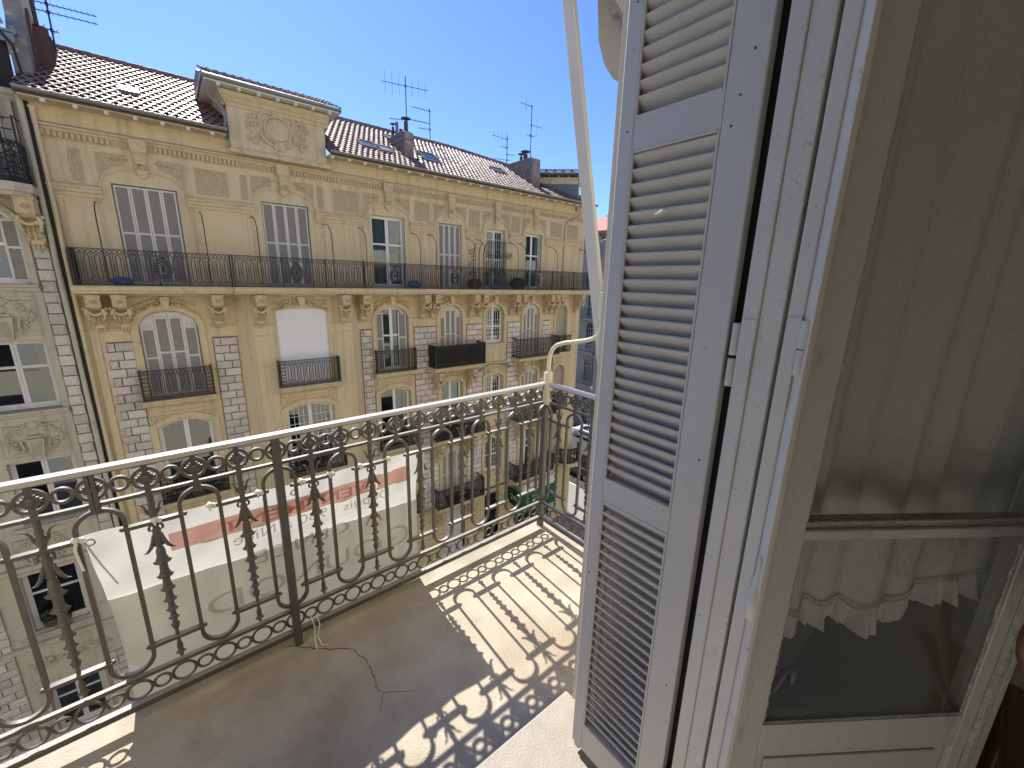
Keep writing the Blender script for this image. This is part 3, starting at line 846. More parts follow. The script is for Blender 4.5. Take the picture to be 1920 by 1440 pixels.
# ---- iron railings of the facade balconies
def iron_panel(mb, L, h, medal=(), ends=True, u=.205):
    """pattern in local x (0..L), z (0..h), y=0"""
    t = .0115
    mb.box(0, L, -.02, .02, h - .022, h); mb.box(0, L, -.012, .012, .015, .035)
    mb.box(0, L, -.008, .008, h - .15, h - .138); mb.box(0, L, -.008, .008, .125, .137)
    n = max(2, round(L / u)); u = L / n
    for i in range(n):
        c = (i + .5) * u
        for q in (-.25, .25):
            mb.ring((c + q * u, 0, h - .082), .045, t * .8, 8, 4); mb.ring((c + q * u, 0, .08), .036, t * .8, 8, 4)
        skip = any(abs(c - m) < .26 for m in medal)
        endcol = ends and (i == 0 or i == n - 1)
        if endcol:
            for zz in range(5):
                z = .17 + (zz + .5) * (h - .34) / 5
                mb.ring((c, 0, z + .03), .07, t, 8, 4, a0=PI, a1=2 * PI); mb.blob((c, 0, z), .018, .012, .018, 5, 3)
            mb.box(c - u * .42, c - u * .42 + .014, -.007, .007, .035, h - .02); mb.box(c + u * .42 - .014, c + u * .42, -.007, .007, .035, h - .02)
            continue
        if skip: continue
        w = u * .23; za, zb = .137 + w + .02, h - .15 - w - .02
        pts = [(c - w, 0, za), (c - w, 0, zb)] + [(c - w * math.cos(a), 0, zb + w * math.sin(a)) for a in (PI * .25, PI * .5, PI * .75)] + [(c + w, 0, zb), (c + w, 0, za)] + [(c + w * math.cos(a), 0, za - w * math.sin(a)) for a in (PI * .25, PI * .5, PI * .75)]
        mb.tube(pts, t, 4, closed=True)
        for sx in (0, u) if i == 0 else (u,):
            xx = i * u + sx
            if xx > L - .05 or xx < .05 or any(abs(xx - m) < .24 for m in medal): continue
            mb.box(xx - .007, xx + .007, -.007, .007, .13, h - .14)
            for zz in (.42, .5, .58): mb.lathe([(0, -.035), (.018, 0), (0, .035)], (xx, 0, h * zz), 4)
    for m_ in medal:
        mb.ring((m_, 0, h * .5), .15, .024, 16, 4, sz=1.35); mb.ring((m_, 0, h * .5), .10, .009, 12, 4, sz=1.3)
        mb.blob((m_, 0, h * .5), .045, .02, .09, 6, 4)
        for q in range(20):
            a = 2 * PI * q / 20
            mb.blob((m_ + .205 * math.cos(a), 0, h * .5 + .27 * math.sin(a)), .03, .012, .034, 5, 3)
        for q in range(5): mb.blob((m_ + (q - 2) * .03, 0, h * .5 + .31), .02, .015, .025, 5, 3)
        for sg in (-1, 1): mb.box(m_ + sg * .25 - .007, m_ + sg * .25 + .007, -.007, .007, .13, h - .14)
def iron_rail(name_parent, segs, h, zb, medals=(), posts=()):
    """segs: list of ((x0,y0),(x1,y1))"""
    mb = MB()
    for k, ((x0, y0), (x1, y1)) in enumerate(segs):
        L = math.hypot(x1 - x0, y1 - y0)
        pm = MB(); iron_panel(pm, L, h, medals if len(segs) == 1 or L > 3 else (), ends=L < 3)
        pm.xf(Matrix.Translation((x0, y0, zb)) @ Matrix.Rotation(math.atan2(y1 - y0, x1 - x0), 4, 'Z')); mb.join(pm)
    for (px, py) in posts: mb.box(px - .022, px + .022, py - .022, py + .022, zb - .01, zb + h + .01)
    return mb.obj('railing', 'iron', name_parent)
zt = -.39
def rail_seg(x0, x1, Y, meds, step):
    ps = []; x = x0
    while x <= x1 + .01: ps.append((x, Y)); x += step
    iron_rail(BL, [((x0, Y), (x1, Y))], .99, zt + .0, [m - x0 for m in meds], ps)
rail_seg(-1.9, 1.63, 16.2, [-.13 + .1], 1.765)
rail_seg(1.68, 5.82, 16.02, [3.5], 1.38)
rail_seg(5.87, 19.2, 16.2, [7.1, 9.9, 12.35, 14.75], 1.666)
iron_rail(BL, [((-1.9, 16.2), (-1.9, 16.98))], .99, zt)
MB().box(-1.93, -1.87, 16.22, 16.98, zt, zt + .99).obj('side_screen', 'black_reed', BL)
# thin curved awning poles, from the railing back to the wall
for x in (-1.24, 1.09, 2.46, 4.74, 6.02, 8.25, 9.0, 10.98, 11.5, 13.5, 14.0, 16.2, 18.7):
    yy = 16.02 if 1.7 < x < 5.8 else 16.2
    z1 = 1.35
    pts = [(x, yy, -.3), (x, yy, z1)] + [(x, yy + .8 * (1 - math.cos(a)) * .98, z1 + .52 * math.sin(a)) for a in (.3, .6, .9, 1.2, 1.5)] + [(x, YF - .02, z1 + .5)]
    MB().tube(pts, .014, 5).obj('awning_pole', 'iron', BL, smooth=60)

# ---- windows
def leaf(par, x0, x1, z0, ztop, Y, kind, mt, slats=True, split=.56, stile=.05, yaw=0, hinge=None):
    """one casement or shutter leaf; ztop is a function of x"""
    M = MB()
    za = ztop(x0 + stile * .5); zb = ztop(x1 - stile * .5); zl = min(ztop(x0), ztop(x1))
    zm = z0 + (min(za, zb) - z0) * split if kind != 'shut' else z0 + (2.8 if False else (min(za, zb) - z0)) * split
    t = .035
    M.prism([(x0, z0), (x0 + stile, z0), (x0 + stile, ztop(x0 + stile)), (x0, ztop(x0))], Y, Y + t)
    M.prism([(x1 - stile, z0), (x1, z0), (x1, ztop(x1)), (x1 - stile, ztop(x1 - stile))], Y, Y + t)
    M.box(x0 + stile, x1 - stile, Y + .001, Y + t - .001, z0, z0 + stile * 1.6)
    M.box(x0 + stile, x1 - stile, Y + .001, Y + t - .001, zm - stile * .6, zm + stile * .6)
    xm = (x0 + x1) / 2
    a, b = x0 + stile, x1 - stile
    M.prism([(a, ztop(a) - stile), (xm, ztop(xm) - stile), (b, ztop(b) - stile), (b, ztop(b) - .001), (xm, ztop(xm) - .001), (a, ztop(a) - .001)], Y + .001, Y + t - .001)
    S = MB()
    if kind == 'shut':
        for (q0, q1) in ((z0 + stile * 1.6, zm - stile * .6), (zm + stile * .6, min(ztop(a), ztop(b)) - stile)):
            z = q0 + .02
            while z < q1 - .01:
                S.add([(a, Y + .006, z - .012), (b, Y + .006, z - .012), (b, Y + .032, z + .012), (a, Y + .032, z + .012), (a, Y + .006, z - .004), (b, Y + .006, z - .004), (b, Y + .032, z + .02), (a, Y + .032, z + .02)], [(0, 1, 2, 3), (7, 6, 5, 4), (0, 4, 5, 1)])
                z += .046
    if yaw and hinge is not None:
        M.xf(Matrix.Translation((hinge, Y, 0)) @ Matrix.Rotation(yaw, 4, 'Z') @ Matrix.Translation((-hinge, -Y, 0)))
    if kind == 'shut':
        if yaw: S.xf(Matrix.Translation((hinge, Y, 0)) @ Matrix.Rotation(yaw, 4, 'Z') @ Matrix.Translation((-hinge, -Y, 0)))
        S.obj('louvre_slats', 'shutter_paint_shaded', par, stuff=True)
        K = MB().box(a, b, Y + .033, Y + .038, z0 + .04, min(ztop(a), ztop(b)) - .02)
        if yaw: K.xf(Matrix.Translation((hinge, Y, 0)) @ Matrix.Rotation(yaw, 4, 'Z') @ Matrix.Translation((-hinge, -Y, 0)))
        K.obj('louvre_gap_shade', 'shutter_shade', par)  # dark sheet standing in for the shade seen between the slats
    o = M.obj('shutter' if kind == 'shut' else 'casement', mt, par)
    return (a, b, zm)
def window(i, xa, xb, za, zs, rise, e, Y, kind, cur=None, grid=None, mt='white_paint', leaves=4):
    """frame + leaves + panes, set back in the reveal of the wall"""
    top = (lambda x: zs) if rise == 0 else None
    if rise:
        c = (xa + xb) / 2; hw = (xb - xa) / 2
        def top(x, c=c, hw=hw):
            u = min(1, abs(x - c) / hw)
            return zs + rise * (math.sqrt(max(0, 1 - u ** 2.4)) if e == 1 else (1 - u * u))
    Yi = Y + .2
    F = MB()
    path = [(xa, za)] + (arch(xa, xb, zs, rise, 12, e) if rise else [(xa, zs), (xb, zs)]) + [(xb, za)]
    F.sweep(path, [(-.055, Yi), (-.055, Yi + .06), (-.001, Yi + .06), (-.001, Yi), (-.055, Yi)])
    F.box(xa, xb, Yi - .03, Yi + .06, za, za + .05)
    fr = F.obj('window', mt, BLP[0])
    tf = lambda x: top(x) - .05
    xi, xj = xa + .05, xb - .05
    n = leaves
    if kind == 'shut':
        sp = .53
        for q in range(n):
            a = xa + .03 + (xb - xa - .06) * q / n; b = xa + .03 + (xb - xa - .06) * (q + 1) / n - .008
            leaf(fr, a, b, za + .03, lambda x: top(x) - .03, Y + .08, 'shut', 'shutter_paint', split=sp, stile=.045 if n > 2 else .06)
            if rise:
                zz = min(top(a), top(b)) - .2
                MB().prism([(a, zz)] + [(a + (b - a) * t / 6, top(a + (b - a) * t / 6) - .02) for t in range(7)] + [(b, zz)], Y + .09, Y + .105).obj('shutter_head', 'shutter_paint', fr)
    else:
        P = MB(); c = (xi + xj) / 2
        for q, (a, b) in enumerate(((xi, c - .003), (c + .003, xj))):
            a2, b2, zm = leaf(fr, a, b, za + .05, tf, Yi + .01, 'glass', mt, split=.62 if grid is None else .5, stile=.06)
            P.prism([(a2, za + .1), (b2, za + .1), (b2, tf(b2) - .03), (a2, tf(a2) - .03)], Yi + .024, Yi + .028)
            if grid:
                G = MB(); nx, nz = grid
                for g_ in range(1, nx): xx = a2 + (b2 - a2) * g_ / nx; G.box(xx - .009, xx + .009, Yi + .012, Yi + .03, za + .1, tf(xx) - .04)
                for g_ in range(1, nz): zz = za + .1 + (zs - za - .1) * g_ / nz; G.box(a2, b2, Yi + .013, Yi + .029, zz - .009, zz + .009)
                G.obj('glazing_bar', mt, fr)
        P.obj('pane', 'glass_far', fr)
        if cur:
            C = MB(); n_ = 40; x0_, x1_ = xi + (xj - xi) * cur[0], xi + (xj - xi) * cur[1]
            zt_ = zs if rise else zs - .05
            vs = []
            for q in range(n_ + 1):
                x = x0_ + (x1_ - x0_) * q / n_; y = Yi + .12 + .02 * math.sin(q * 1.3) + .01 * math.sin(q * 2.9)
                vs += [(x, y, za + .03), (x, y, zt_ + rise * .8)]
            C.add(vs, [(2 * q, 2 * q + 2, 2 * q + 3, 2 * q + 1) for q in range(n_)])
            C.obj('curtain', 'curtain_far', fr, smooth=80)
    return fr
BLP = [BL]
KIND = {4: ['shut', 'shut', 'curtain', 'shut', 'cross', 'open'],
        3: ['shut', 'roller', 'mixed', 'shut', 'cross', 'shut'],
        2: ['glass', 'grid', 'glass', 'glassd', 'cross', 'shut'],
        1: ['glass', 'grid', 'glass', 'shut', 'cross', 'glassd']}
for r in (4, 3, 2, 1):
    for (i, xa, xb, za, zs, rise, e) in OPS[r]:
        Y = YF - .4 if (i == 1 and r < 4) else YF
        if i == 6:
            MB().prism([(xa, za)] + arch(xa, xb, zs, rise, 12, e) + [(xb, za)], YF + .12, YF + .16).obj('blind_panel', 'grey_stone_bldg', BL)
        else:
            k = KIND[r][i]
            if k == 'shut': window(i, xa, xb, za, zs, rise, e, Y, 'shut')
            elif k == 'roller':
                R_ = MB(); z = za
                while z < zs: R_.prism([(Y + .05, z), (Y + .042, z + .01), (Y + .042, z + .033), (Y + .05, z + .042), (Y + .06, z + .042), (Y + .06, z)], xa + .03, xb - .03, 'x'); z += .044
                fr = MB().box(xa, xa + .03, Y + .02, Y + .07, za, zs).box(xb - .03, xb, Y + .02, Y + .07, za, zs).box(xa + .03, xb - .03, Y + .02, Y + .07, zs - .03, zs).obj('window', 'white_paint', BL)
                R_.obj('roller_shutter', 'roller', fr)
            elif k == 'curtain':
                fr = window(i, xa, xb, za, zs, rise, e, Y, 'glass', cur=(0, 1))
                leaf(fr, xb - .36, xb - .02, za + .03, lambda x: zs - .03, Y + .12, 'shut', 'shutter_paint', yaw=R(-74), hinge=xb - .02)
            elif k == 'cross': window(i, xa, xb, za, zs, rise, e, Y, 'glass', grid=(3, 6))
            elif k == 'grid': window(i, xa, xb, za, zs, rise, e, Y, 'glass', grid=(4, 8), cur=(.5, .9))
            elif k == 'open':
                fr = window(i, xa, xb, za, zs, rise, e, Y, 'glass')
                leaf(fr, xb - .36, xb - .02, za + .03, lambda x: zs - .03, Y + .12, 'shut', 'shutter_paint', yaw=R(-50), hinge=xb - .02)
            elif k == 'mixed':
                fr = window(i, xa, xb, za, zs, rise, e, Y, 'glass', cur=(.0, .6))
                tp = lambda x: zs + .3
                leaf(fr, xa + .02, xa + .36, za + .03, tp, Y + .1, 'shut', 'shutter_paint', yaw=R(12), hinge=xa + .02)
                leaf(fr, xb - .42, xb - .06, za + .03, tp, Y + .08, 'shut', 'shutter_paint', yaw=R(-14), hinge=xb - .06)
            elif k == 'glassd': window(i, xa, xb, za, zs, rise, e, Y, 'glass', cur=(.62, 1))
            else: window(i, xa, xb, za, zs, rise, e, Y, 'glass', cur=None if i == 0 else (.55, .95))
        # surround
        if r < 4:
            path = [(xa, za)] + (arch(xa, xb, zs, rise, 14, e) if rise else [(xa, zs), (xb, zs)]) + [(xb, za)]
            if not (r == 3 and i == 1):
                mb = MB(); mb.sweep(path, [(0, Y), (0, Y - .05), (.035, Y - .075), (.06, Y - .06), (.1, Y - .06), (.15, Y - .085), (.185, Y - .07), (.2, Y - .03), (.2, Y)])
                mb.obj('window_surround', 'cream_plaster', BL, smooth=35)
            c = (xa + xb) / 2; w = xb - xa
            if r == 3 and i != 6:       # garland and keystone over the arch
                mb = MB()
                zt_ = zs + rise + .2
                for q in range(42):
                    t = random.uniform(-1, 1); hh = (1 - abs(t) ** 1.6)
                    mb.blob((c + t * w * .52, Y - .05 - .03 * random.random(), zt_ - .26 * abs(t) ** 2 - .02 + random.uniform(-.05, .06) + .03 * hh), random.uniform(.035, .06), .075, random.uniform(.03, .05), 6, 4)
                for sg in (-1, 1):
                    spiral(mb, c + sg * .22, zt_ + .13, Y - .04, .08, 1.2, sg, .022)
                    for q in range(4): leaf_relief(mb, c + sg * (.3 + .12 * q), zt_ + .1 - .05 * q, Y - .03, .1, .3 * sg + (0 if sg > 0 else PI), 3)
                mb.prism([(c - .13, zt_ + .24), (c + .13, zt_ + .24), (c + .08, zt_ - .1), (c - .08, zt_ - .1)], Y - .17, Y)
                mb.obj('garland', 'cream_relief', BL, smooth=50)
            if r < 3 and i != 6:        # panel with side scrolls above the segmental arch
                zt_ = FLOORS[r + 1] - .24
                mb = MB()
                mb.box(c - w / 2 - .1, c + w / 2 + .1, Y - .04, Y, zs + rise + .2, zt_)
                mb.sweep([(c - w * .42, zt_ - .34), (c - w * .42, zt_ - .1), (c + w * .42, zt_ - .1), (c + w * .42, zt_ - .34), (c - w * .42, zt_ - .34)], [(0, Y - .04), (0, Y - .065), (.03, Y - .065), (.03, Y - .04)])
                for q in range(14): mb.blob((c + (q - 6.5) * w * .055, Y - .05, zt_ - .22 + .015 * (-1) ** q), .035, .025, .03, 5, 3)
                for sg in (-1, 1):
                    spiral(mb, c + sg * (w / 2 + .1), zt_ - .42, Y - .03, .1, 1.4, sg, .03, PI / 2)
                    mb.tube([(c + sg * (w / 2 + .12), Y - .04, zt_ - .32), (c + sg * (w / 2 + .06), Y - .06, zt_ - .15), (c + sg * (w / 2 + .12), Y - .05, zt_ - .02)], [.03, .035, .03], 5)
                mb.obj('relief_panel', 'cream_relief', BL, smooth=50)

# pilaster edges of the projecting bay, relief above the roller shutter
mb = MB()
for (a, b) in ((2.08, 2.66), (4.66, 5.4)): MB().box(a, b, YF - .43, YF - .4, -11.1, -2.05).obj('pilaster', 'cream_plaster', BL)
mb = MB()
mb.lathe([(0, -.05), (.12, -.045), (.15, 0)], (3.66, YF - .4, -.88), 14, 'y'); mb.ring((3.66, YF - .43, -.88), .17, .02, 16, 5)
for q in range(60):
    t = random.uniform(-1, 1)
    if abs(t) < .22: continue
    mb.blob((3.66 + t * .82, YF - .43, -.9 + random.uniform(-.11, .11) * (1.2 - abs(t))), .05, .04, .045, 5, 3)
mb.obj('garland', 'cream_relief', BL, smooth=50)
# sill panels under the fifth bay
for r in (3, 2, 1):
    mb = MB()
    z = FLOORS[r] + .82
    mb.box(12.72 - .74, 12.72 + .74, YF - .13, YF, z - .09, z)
    mb.box(12.72 - .68, 12.72 + .68, YF - .05, YF, z - .95, z - .09)
    cornice(mb, 12.72 - .8, 12.72 + .8, YF, z - 1.12, [(.04, 0), (.08, .05), (.14, .08), (.14, .15)])
    mb.obj('sill', 'cream_plaster', BL)
# juliet balconies and the two deep balconies of each floor
SC2 = console_mesh(.24)
for r in (3, 2, 1):
    z = FLOORS[r]
    for i in (0, 1, 2, 3, 5):
        if r == 1 and i in (1,): pass
        c, w = BAYS[i] if i != 1 else (3.72, 1.7)
        Y = YF - .4 if i == 1 else YF
        deep = i in (3, 5)
        hw = (1.4 if i == 3 else 1.5) if deep else w / 2 + .22
        c_ = c + (.1 if deep and i == 3 else .0) + (.1 if i == 5 else 0)
        Yo = Y - (.78 if deep else .38)
        mb = MB(); mb.prism([(Y, z), (Yo, z), (Yo - .03, z - .04), (Yo + .02, z - .1), (Yo + .03, z - .15), (Yo + .1, z - .2), (Y, z - .24)], c_ - hw, c_ + hw, 'x')
        bal = mb.obj('balcony', 'cream_plaster', BL)
        Yr = Yo + .05
        a, b = c_ - hw + .05, c_ + hw - .05
        iron_rail(bal, [((a, Yr), (b, Yr)), ((a, Y - .02), (a, Yr)), ((b, Yr), (b, Y - .02))], .96 if not deep else 1.02, z + .02, (), [(a, Yr), (b, Yr)])
        if deep:
            if r == 3 and i == 3:
                rd = MB()
                x = a
                while x < b: rd.tube([(x, Yr + .03, z + .05), (x + random.uniform(-.004, .004), Yr + .03, z + .99 + random.uniform(-.02, .02))], .011, 4); x += .022
                y = Yr
                while y < Y - .02: rd.tube([(a - .0, y, z + .05), (a, y, z + 1.0)], .011, 4); rd.tube([(b, y, z + .05), (b, y, z + 1.0)], .011, 4); y += .022
                rd.obj('reed_screen', 'black_reed', bal, stuff=True)
            for sg in (-1, 1):
                o = put('console', SC2, bal, (c + sg * (w / 2 + .33), Y, z - .24)); 

# ---- ground floor: rusticated courses, string course, doors
GOP = [(-.9, .7, 3.0), (2.9, 4.5, 3.0), (6.5, 8.0, 3.0), (9.55, 10.85, 3.3), (12.15, 13.15, 3.5), (14.3, 17.2, 3.2)]
mb = MB()
z = -11.5; hh = .46; row = 0
while z > ZS + .2:
    za = max(z - hh + .025, ZS + .13)
    x = XL
    for (a, b, h) in GOP + [(XR, XR, 0)]:
        xe = a if ZS + .13 + h > za else (a + b) / 2
        if xe > x: MB().box(x, xe, YF - .08, YF + .3, za, z).obj('rusticated_course', 'cream_plaster', BL, bevel=.02)
        x = b if ZS + .13 + h > za else x
        if ZS + .13 + h <= za: x = xe
    z -= hh; row += 1
mb = MB()
x = XL
for (a, b, h) in GOP:
    mb.box(x, a, YF - .04, YF + .3, ZS + .1, -11.5); mb.box(a, b, YF - .04, YF + .3, ZS + .13 + h, -11.5); x = b
mb.box(x, XR, YF - .04, YF + .3, ZS + .1, -11.5); mb.obj('wall', 'cream_plaster', BL)
mb = MB(); cornice(mb, XL, XR + .15, YF, -11.5, [(.1, 0), (.12, .06), (.2, .1), (.22, .18), (.3, .22), (.3, .3)])
mb.obj('string_course', 'cream_relief', BL)
for n, (a, b, h) in enumerate(GOP):
    d = MB().box(a + .05, a + .13, YF + .1, YF + .16, ZS + .13, ZS + .13 + h).box(b - .13, b - .05, YF + .1, YF + .16, ZS + .13, ZS + .13 + h).box(a + .13, b - .13, YF + .1, YF + .16, ZS + h, ZS + .13 + h).box((a + b) / 2 - .04, (a + b) / 2 + .04, YF + .1, YF + .15, ZS + .13, ZS + h)
    dr = d.obj('door', 'shutter_paint' if n != 4 else 'iron', BL)
    if n in (0, 2, 3): MB().box(a + .13, b - .13, YF + .13, YF + .15, ZS + .13, ZS + h).obj('door_panel', 'shutter_paint', dr)
    else: MB().box(a + .13, b - .13, YF + .13, YF + .14, ZS + .13, ZS + h).obj('pane', 'car_glass', dr)
# rounded corner balcony low on the right
pts = [(17.2, 17.0)] + [(18.5 + .95 * math.cos(t), 16.75 + .75 * math.sin(t)) for t in [PI + PI * .95 * i / 12 for i in range(13)]] + [(19.4, 17.0)]
cb = MB().prism(pts, -11.22, -11.0, 'z').obj('balcony', 'cream_plaster', BL)
mb = MB()
rp = [(18.5 + .9 * math.cos(t), 16.78 + .7 * math.sin(t)) for t in [PI + PI * i / 12 for i in range(13)]]
for i in range(12):
    pm = MB(); L = math.dist(rp[i], rp[i + 1]); iron_panel(pm, L, .98, (), False)
    pm.xf(Matrix.Translation((*rp[i], -10.98)) @ Matrix.Rotation(math.atan2(rp[i + 1][1] - rp[i][1], rp[i + 1][0] - rp[i][0]), 4, 'Z')); mb.join(pm)
mb.obj('railing', 'iron', cb)
for r in (3, 2):
    z = FLOORS[r]; cb = MB().box(17.0, 18.1, 16.62, 17.0, z - .2, z).obj('balcony', 'cream_plaster', BL)
    iron_rail(cb, [((17.05, 16.66), (18.05, 16.66)), ((17.05, 16.98), (17.05, 16.66))], .98, z, (), [(17.05, 16.66), (18.05, 16.66)])
# rain pipe at the right and the one at the left corner
MB().tube([(18.62, 16.4, 4.2), (18.55, 16.75, 3.85), (18.3, 16.93, 3.5), (17.5, 16.93, 3.2), (17.44, 16.93, 3.0), (17.44, 16.93, -.6)], .045, 8).obj('downpipe', 'cream_plaster', BL, smooth=50)
MB().tube([(16.98, 16.93, -1), (16.98, 16.93, -11.2)], .045, 8).obj('downpipe', 'cream_plaster', BL, smooth=50)
MB().lathe([(.05, -19.2), (.05, -.35), (.055, -.33), (.06, -.05), (.085, 0)], (-2.06, 16.86, 4.0), 10).obj('downpipe', 'cream_plaster', BL, smooth=50)
MB().box(-1.93, -1.76, YF - .045, YF, -11.2, -.63).obj('pilaster', 'cream_plaster', BL)

# ================================================================== LEFT NEIGHBOUR
LB = thing('apartment_building', 'pale beige apartment building with carved vase panels and grey corner stones at the left edge', 'building', (-6, 17, ZS))
YL = 16.96
LX = -2.34
mb = MB()
lops = {0: [(-4.13, -2.81, -.38, .95, .62, 1)], 1: [(-4.13, -2.81, -3.82, -1.88, 0, 1)], 2: [(-4.13, -2.81, -7.2, -5.27, 0, 1)], 3: [(-4.5, -3.3, -10.7, -8.75, 0, 1)], 4: [(-4.6, -3.4, -14.6, -12.6, 0, 1)]}
bands = {0: (-.6, 1.84), 1: (-4.0, -.6), 2: (-7.4, -4.0), 3: (-10.9, -7.4), 4: (ZS, -10.9)}
for r, (z0, z1) in bands.items():
    wb = MB(); wall_band(wb, -9.0, LX, z0, z1, YL, YL + .4, lops[r]); wb.obj('wall', 'pale_plaster', LB)
MB().box(-9, LX, YL + .3, YL + .5, 1.84, 4.35).box(-9, LX + .02, 18.1, 18.2, -15, 4.3).obj('wall', 'pale_plaster', LB)
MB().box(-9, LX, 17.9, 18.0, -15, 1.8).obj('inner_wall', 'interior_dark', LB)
# quoins: alternate light and sunk grey blocks
MB().box(-2.66, LX, YL - .008, YL, -11, .62).obj('mortar_bed', 'mortar', LB)
z = .58; n = 0
while z > -10.9:
    sunk = n % 4 == 1 and n % 8 != 5
    o = put('stone_block', BM[n % 5], LB, ((-2.65 + LX) / 2, YL - (.015 if not sunk else .0), z - .145)); o.scale = (.29 - (.03 if n % 2 else 0), .05 if not sunk else .03, .262)
    z -= .293; n += 1
# upper balcony
mb = MB()
mb.prism([(-9, 15.95), (-2.55, 15.95), (-2.28, 16.2), (-2.28, YL + .3), (-9, YL + .3)], 1.84, 2.04, 'z')
mb.prism([(-9, 16.02), (-2.58, 16.02), (-2.34, 16.24), (-2.34, YL + .3), (-9, YL + .3)], 1.74, 1.84, 'z')
bal = mb.obj('balcony', 'pale_plaster', LB)
iron_rail(bal, [((-7.5, 16.02), (-2.6, 16.02)), ((-2.36, 16.25), (-2.36, 16.9)), ((-2.6, 16.02), (-2.36, 16.25))], .95, 2.05, ())
ms = MB()
for x in (-2.36, -2.6): ms.tube([(x, 16.2, 2.0), (x, 16.2, 3.55), (x, 16.9, 3.6)], .022, 5)
for zz in (2.95, 3.25, 3.5): ms.tube([(-7, 16.25, zz), (-2.4, 16.25, zz)], .012, 4)
ms.obj('screen_frame', 'iron', bal)
for x in (-2.5, -4.4):
    o = put('console', CONS, LB, (x, YL, 1.76)); o.scale = (1.1, 1.05, 1.15)
# pilaster and cornice of the upper wall
mb = MB(); cornice(mb, -9, LX + .02, YL + .3, 4.2, [(.04, -.12), (.08, -.06), (.12, 0), (.2, .06), (.24, .14)]); mb.obj('cornice', 'pale_relief', LB)
for x in (-2.5, -2.75, -3.1): MB().box(x - .05, x + .05, YL + .2, YL + .3, 2.05, 4.1).obj('pilaster', 'pale_relief', LB)
# windows
BLP[0] = LB
fr = window(0, -4.13, -2.81, -.38, .95, .62, 1, YL, 'glass')
leaf(fr, -3.17, -2.83, -.34, lambda x: .95 + .3, YL + .1, 'shut', 'shutter_paint', yaw=R(-16), hinge=-2.83)
fr = window(0, -4.13, -2.81, -3.8, -1.88, 0, 1, YL, 'glass', mt='shutter_paint')
fr = window(0, -4.13, -2.81, -7.18, -5.27, 0, 1, YL, 'glass', mt='shutter_paint')
fr = window(0, -4.5, -3.3, -10.68, -8.75, 0, 1, YL, 'glass', mt='shutter_paint')
# arch surround + sills
mb = MB(); mb.sweep([(-4.13, -.4)] + arch(-4.13, -2.81, .95, .62, 14, 1) + [(-2.81, -.4)], [(0, YL), (0, YL - .05), (.06, YL - .07), (.13, YL - .05), (.15, YL)]); mb.obj('window_surround', 'pale_plaster', LB, smooth=35)
for z in (-.4, -3.82, -7.22, -10.72):
    x0, x1 = (-4.3, -2.68) if z > -8 else (-4.7, -3.15)
    mb = MB(); cornice(mb, x0, x1, YL, z, [(.05, -.18), (.08, -.14), (.1, -.08), (.16, -.05), (.16, 0)]); mb.obj('sill', 'pale_plaster', LB)
# carved panels with vases
for zt_, zb_, cx in ((-.72, -1.72, -3.47), (-4.12, -5.1, -3.47), (-7.5, -8.5, -3.9)):
    mb = MB(); w = .64
    mb.sweep([(cx - w, zb_), (cx - w, zt_), (cx + w, zt_), (cx + w, zb_), (cx - w, zb_)], [(0, YL), (0, YL - .02), (.012, YL - .02), (.03, YL)])
    mb.sweep([(cx - w + .1, zb_ + .08), (cx - w + .1, zt_ - .08), (cx + w - .1, zt_ - .08), (cx + w - .1, zb_ + .08), (cx - w + .1, zb_ + .08)], [(0, YL), (0, YL - .015), (.01, YL - .015), (.02, YL)])
    mb.prism([(cx - .17, zb_ + .42), (cx + .17, zb_ + .42), (cx + .11, zb_ - .12), (cx - .11, zb_ - .12)], YL - .1, YL)
    mb.box(cx - .18, cx + .18, YL - .13, YL, zb_ + .42, zb_ + .48); mb.box(cx - .14, cx + .14, YL - .1, YL, zb_ + .5, zb_ + .56)
    for q in range(6): mb.box(cx - .1 + q * .036, cx - .085 + q * .036, YL - .115, YL - .1, zb_ - .05, zb_ + .36)
    mb.blob((cx, YL, zt_ - .12), .14, .07, .14, 8, 5)
    mb.blob((cx, YL, zt_ - .32), .13, .06, .1, 8, 5)
    for sg in (-1, 1):
        mb.tube([(cx + sg * .1, YL - .03, zt_ - .06), (cx + sg * .22, YL - .06, zt_ - .16), (cx + sg * .4, YL - .05, zt_ - .12), (cx + sg * .52, YL - .03, zt_ - .1)], [.03, .035, .03, .015], 6)
        spiral(mb, cx + sg * .3, zt_ - .3, YL - .01, .1, 1.6, -sg, .026, PI / 2)
        spiral(mb, cx + sg * .46, zt_ - .55, YL - .01, .09, 1.4, sg, .022)
        mb.tube([(cx + sg * .14, YL - .03, zb_ + .5), (cx + sg * .28, YL - .06, zb_ + .42), (cx + sg * .24, YL - .05, zb_ + .2), (cx + sg * .34, YL - .03, zb_ + .08)], [.02, .035, .03, .02], 6)
        for q in range(11):
            t = q / 10; leaf_relief(mb, cx + sg * (.24 + .26 * math.sin(PI * t)), zt_ - .14 - .72 * t, YL - .02, .09, random.uniform(-1.5, 1.5) + (0 if sg > 0 else PI), 4)
        for q in range(5): mb.blob((cx + sg * (.36 + .03 * (q % 2)), YL - .04, zb_ + .36 - .05 * q), .035, .035, .03, 6, 4)
    mb.obj('relief_panel', 'pale_relief', LB, smooth=50)
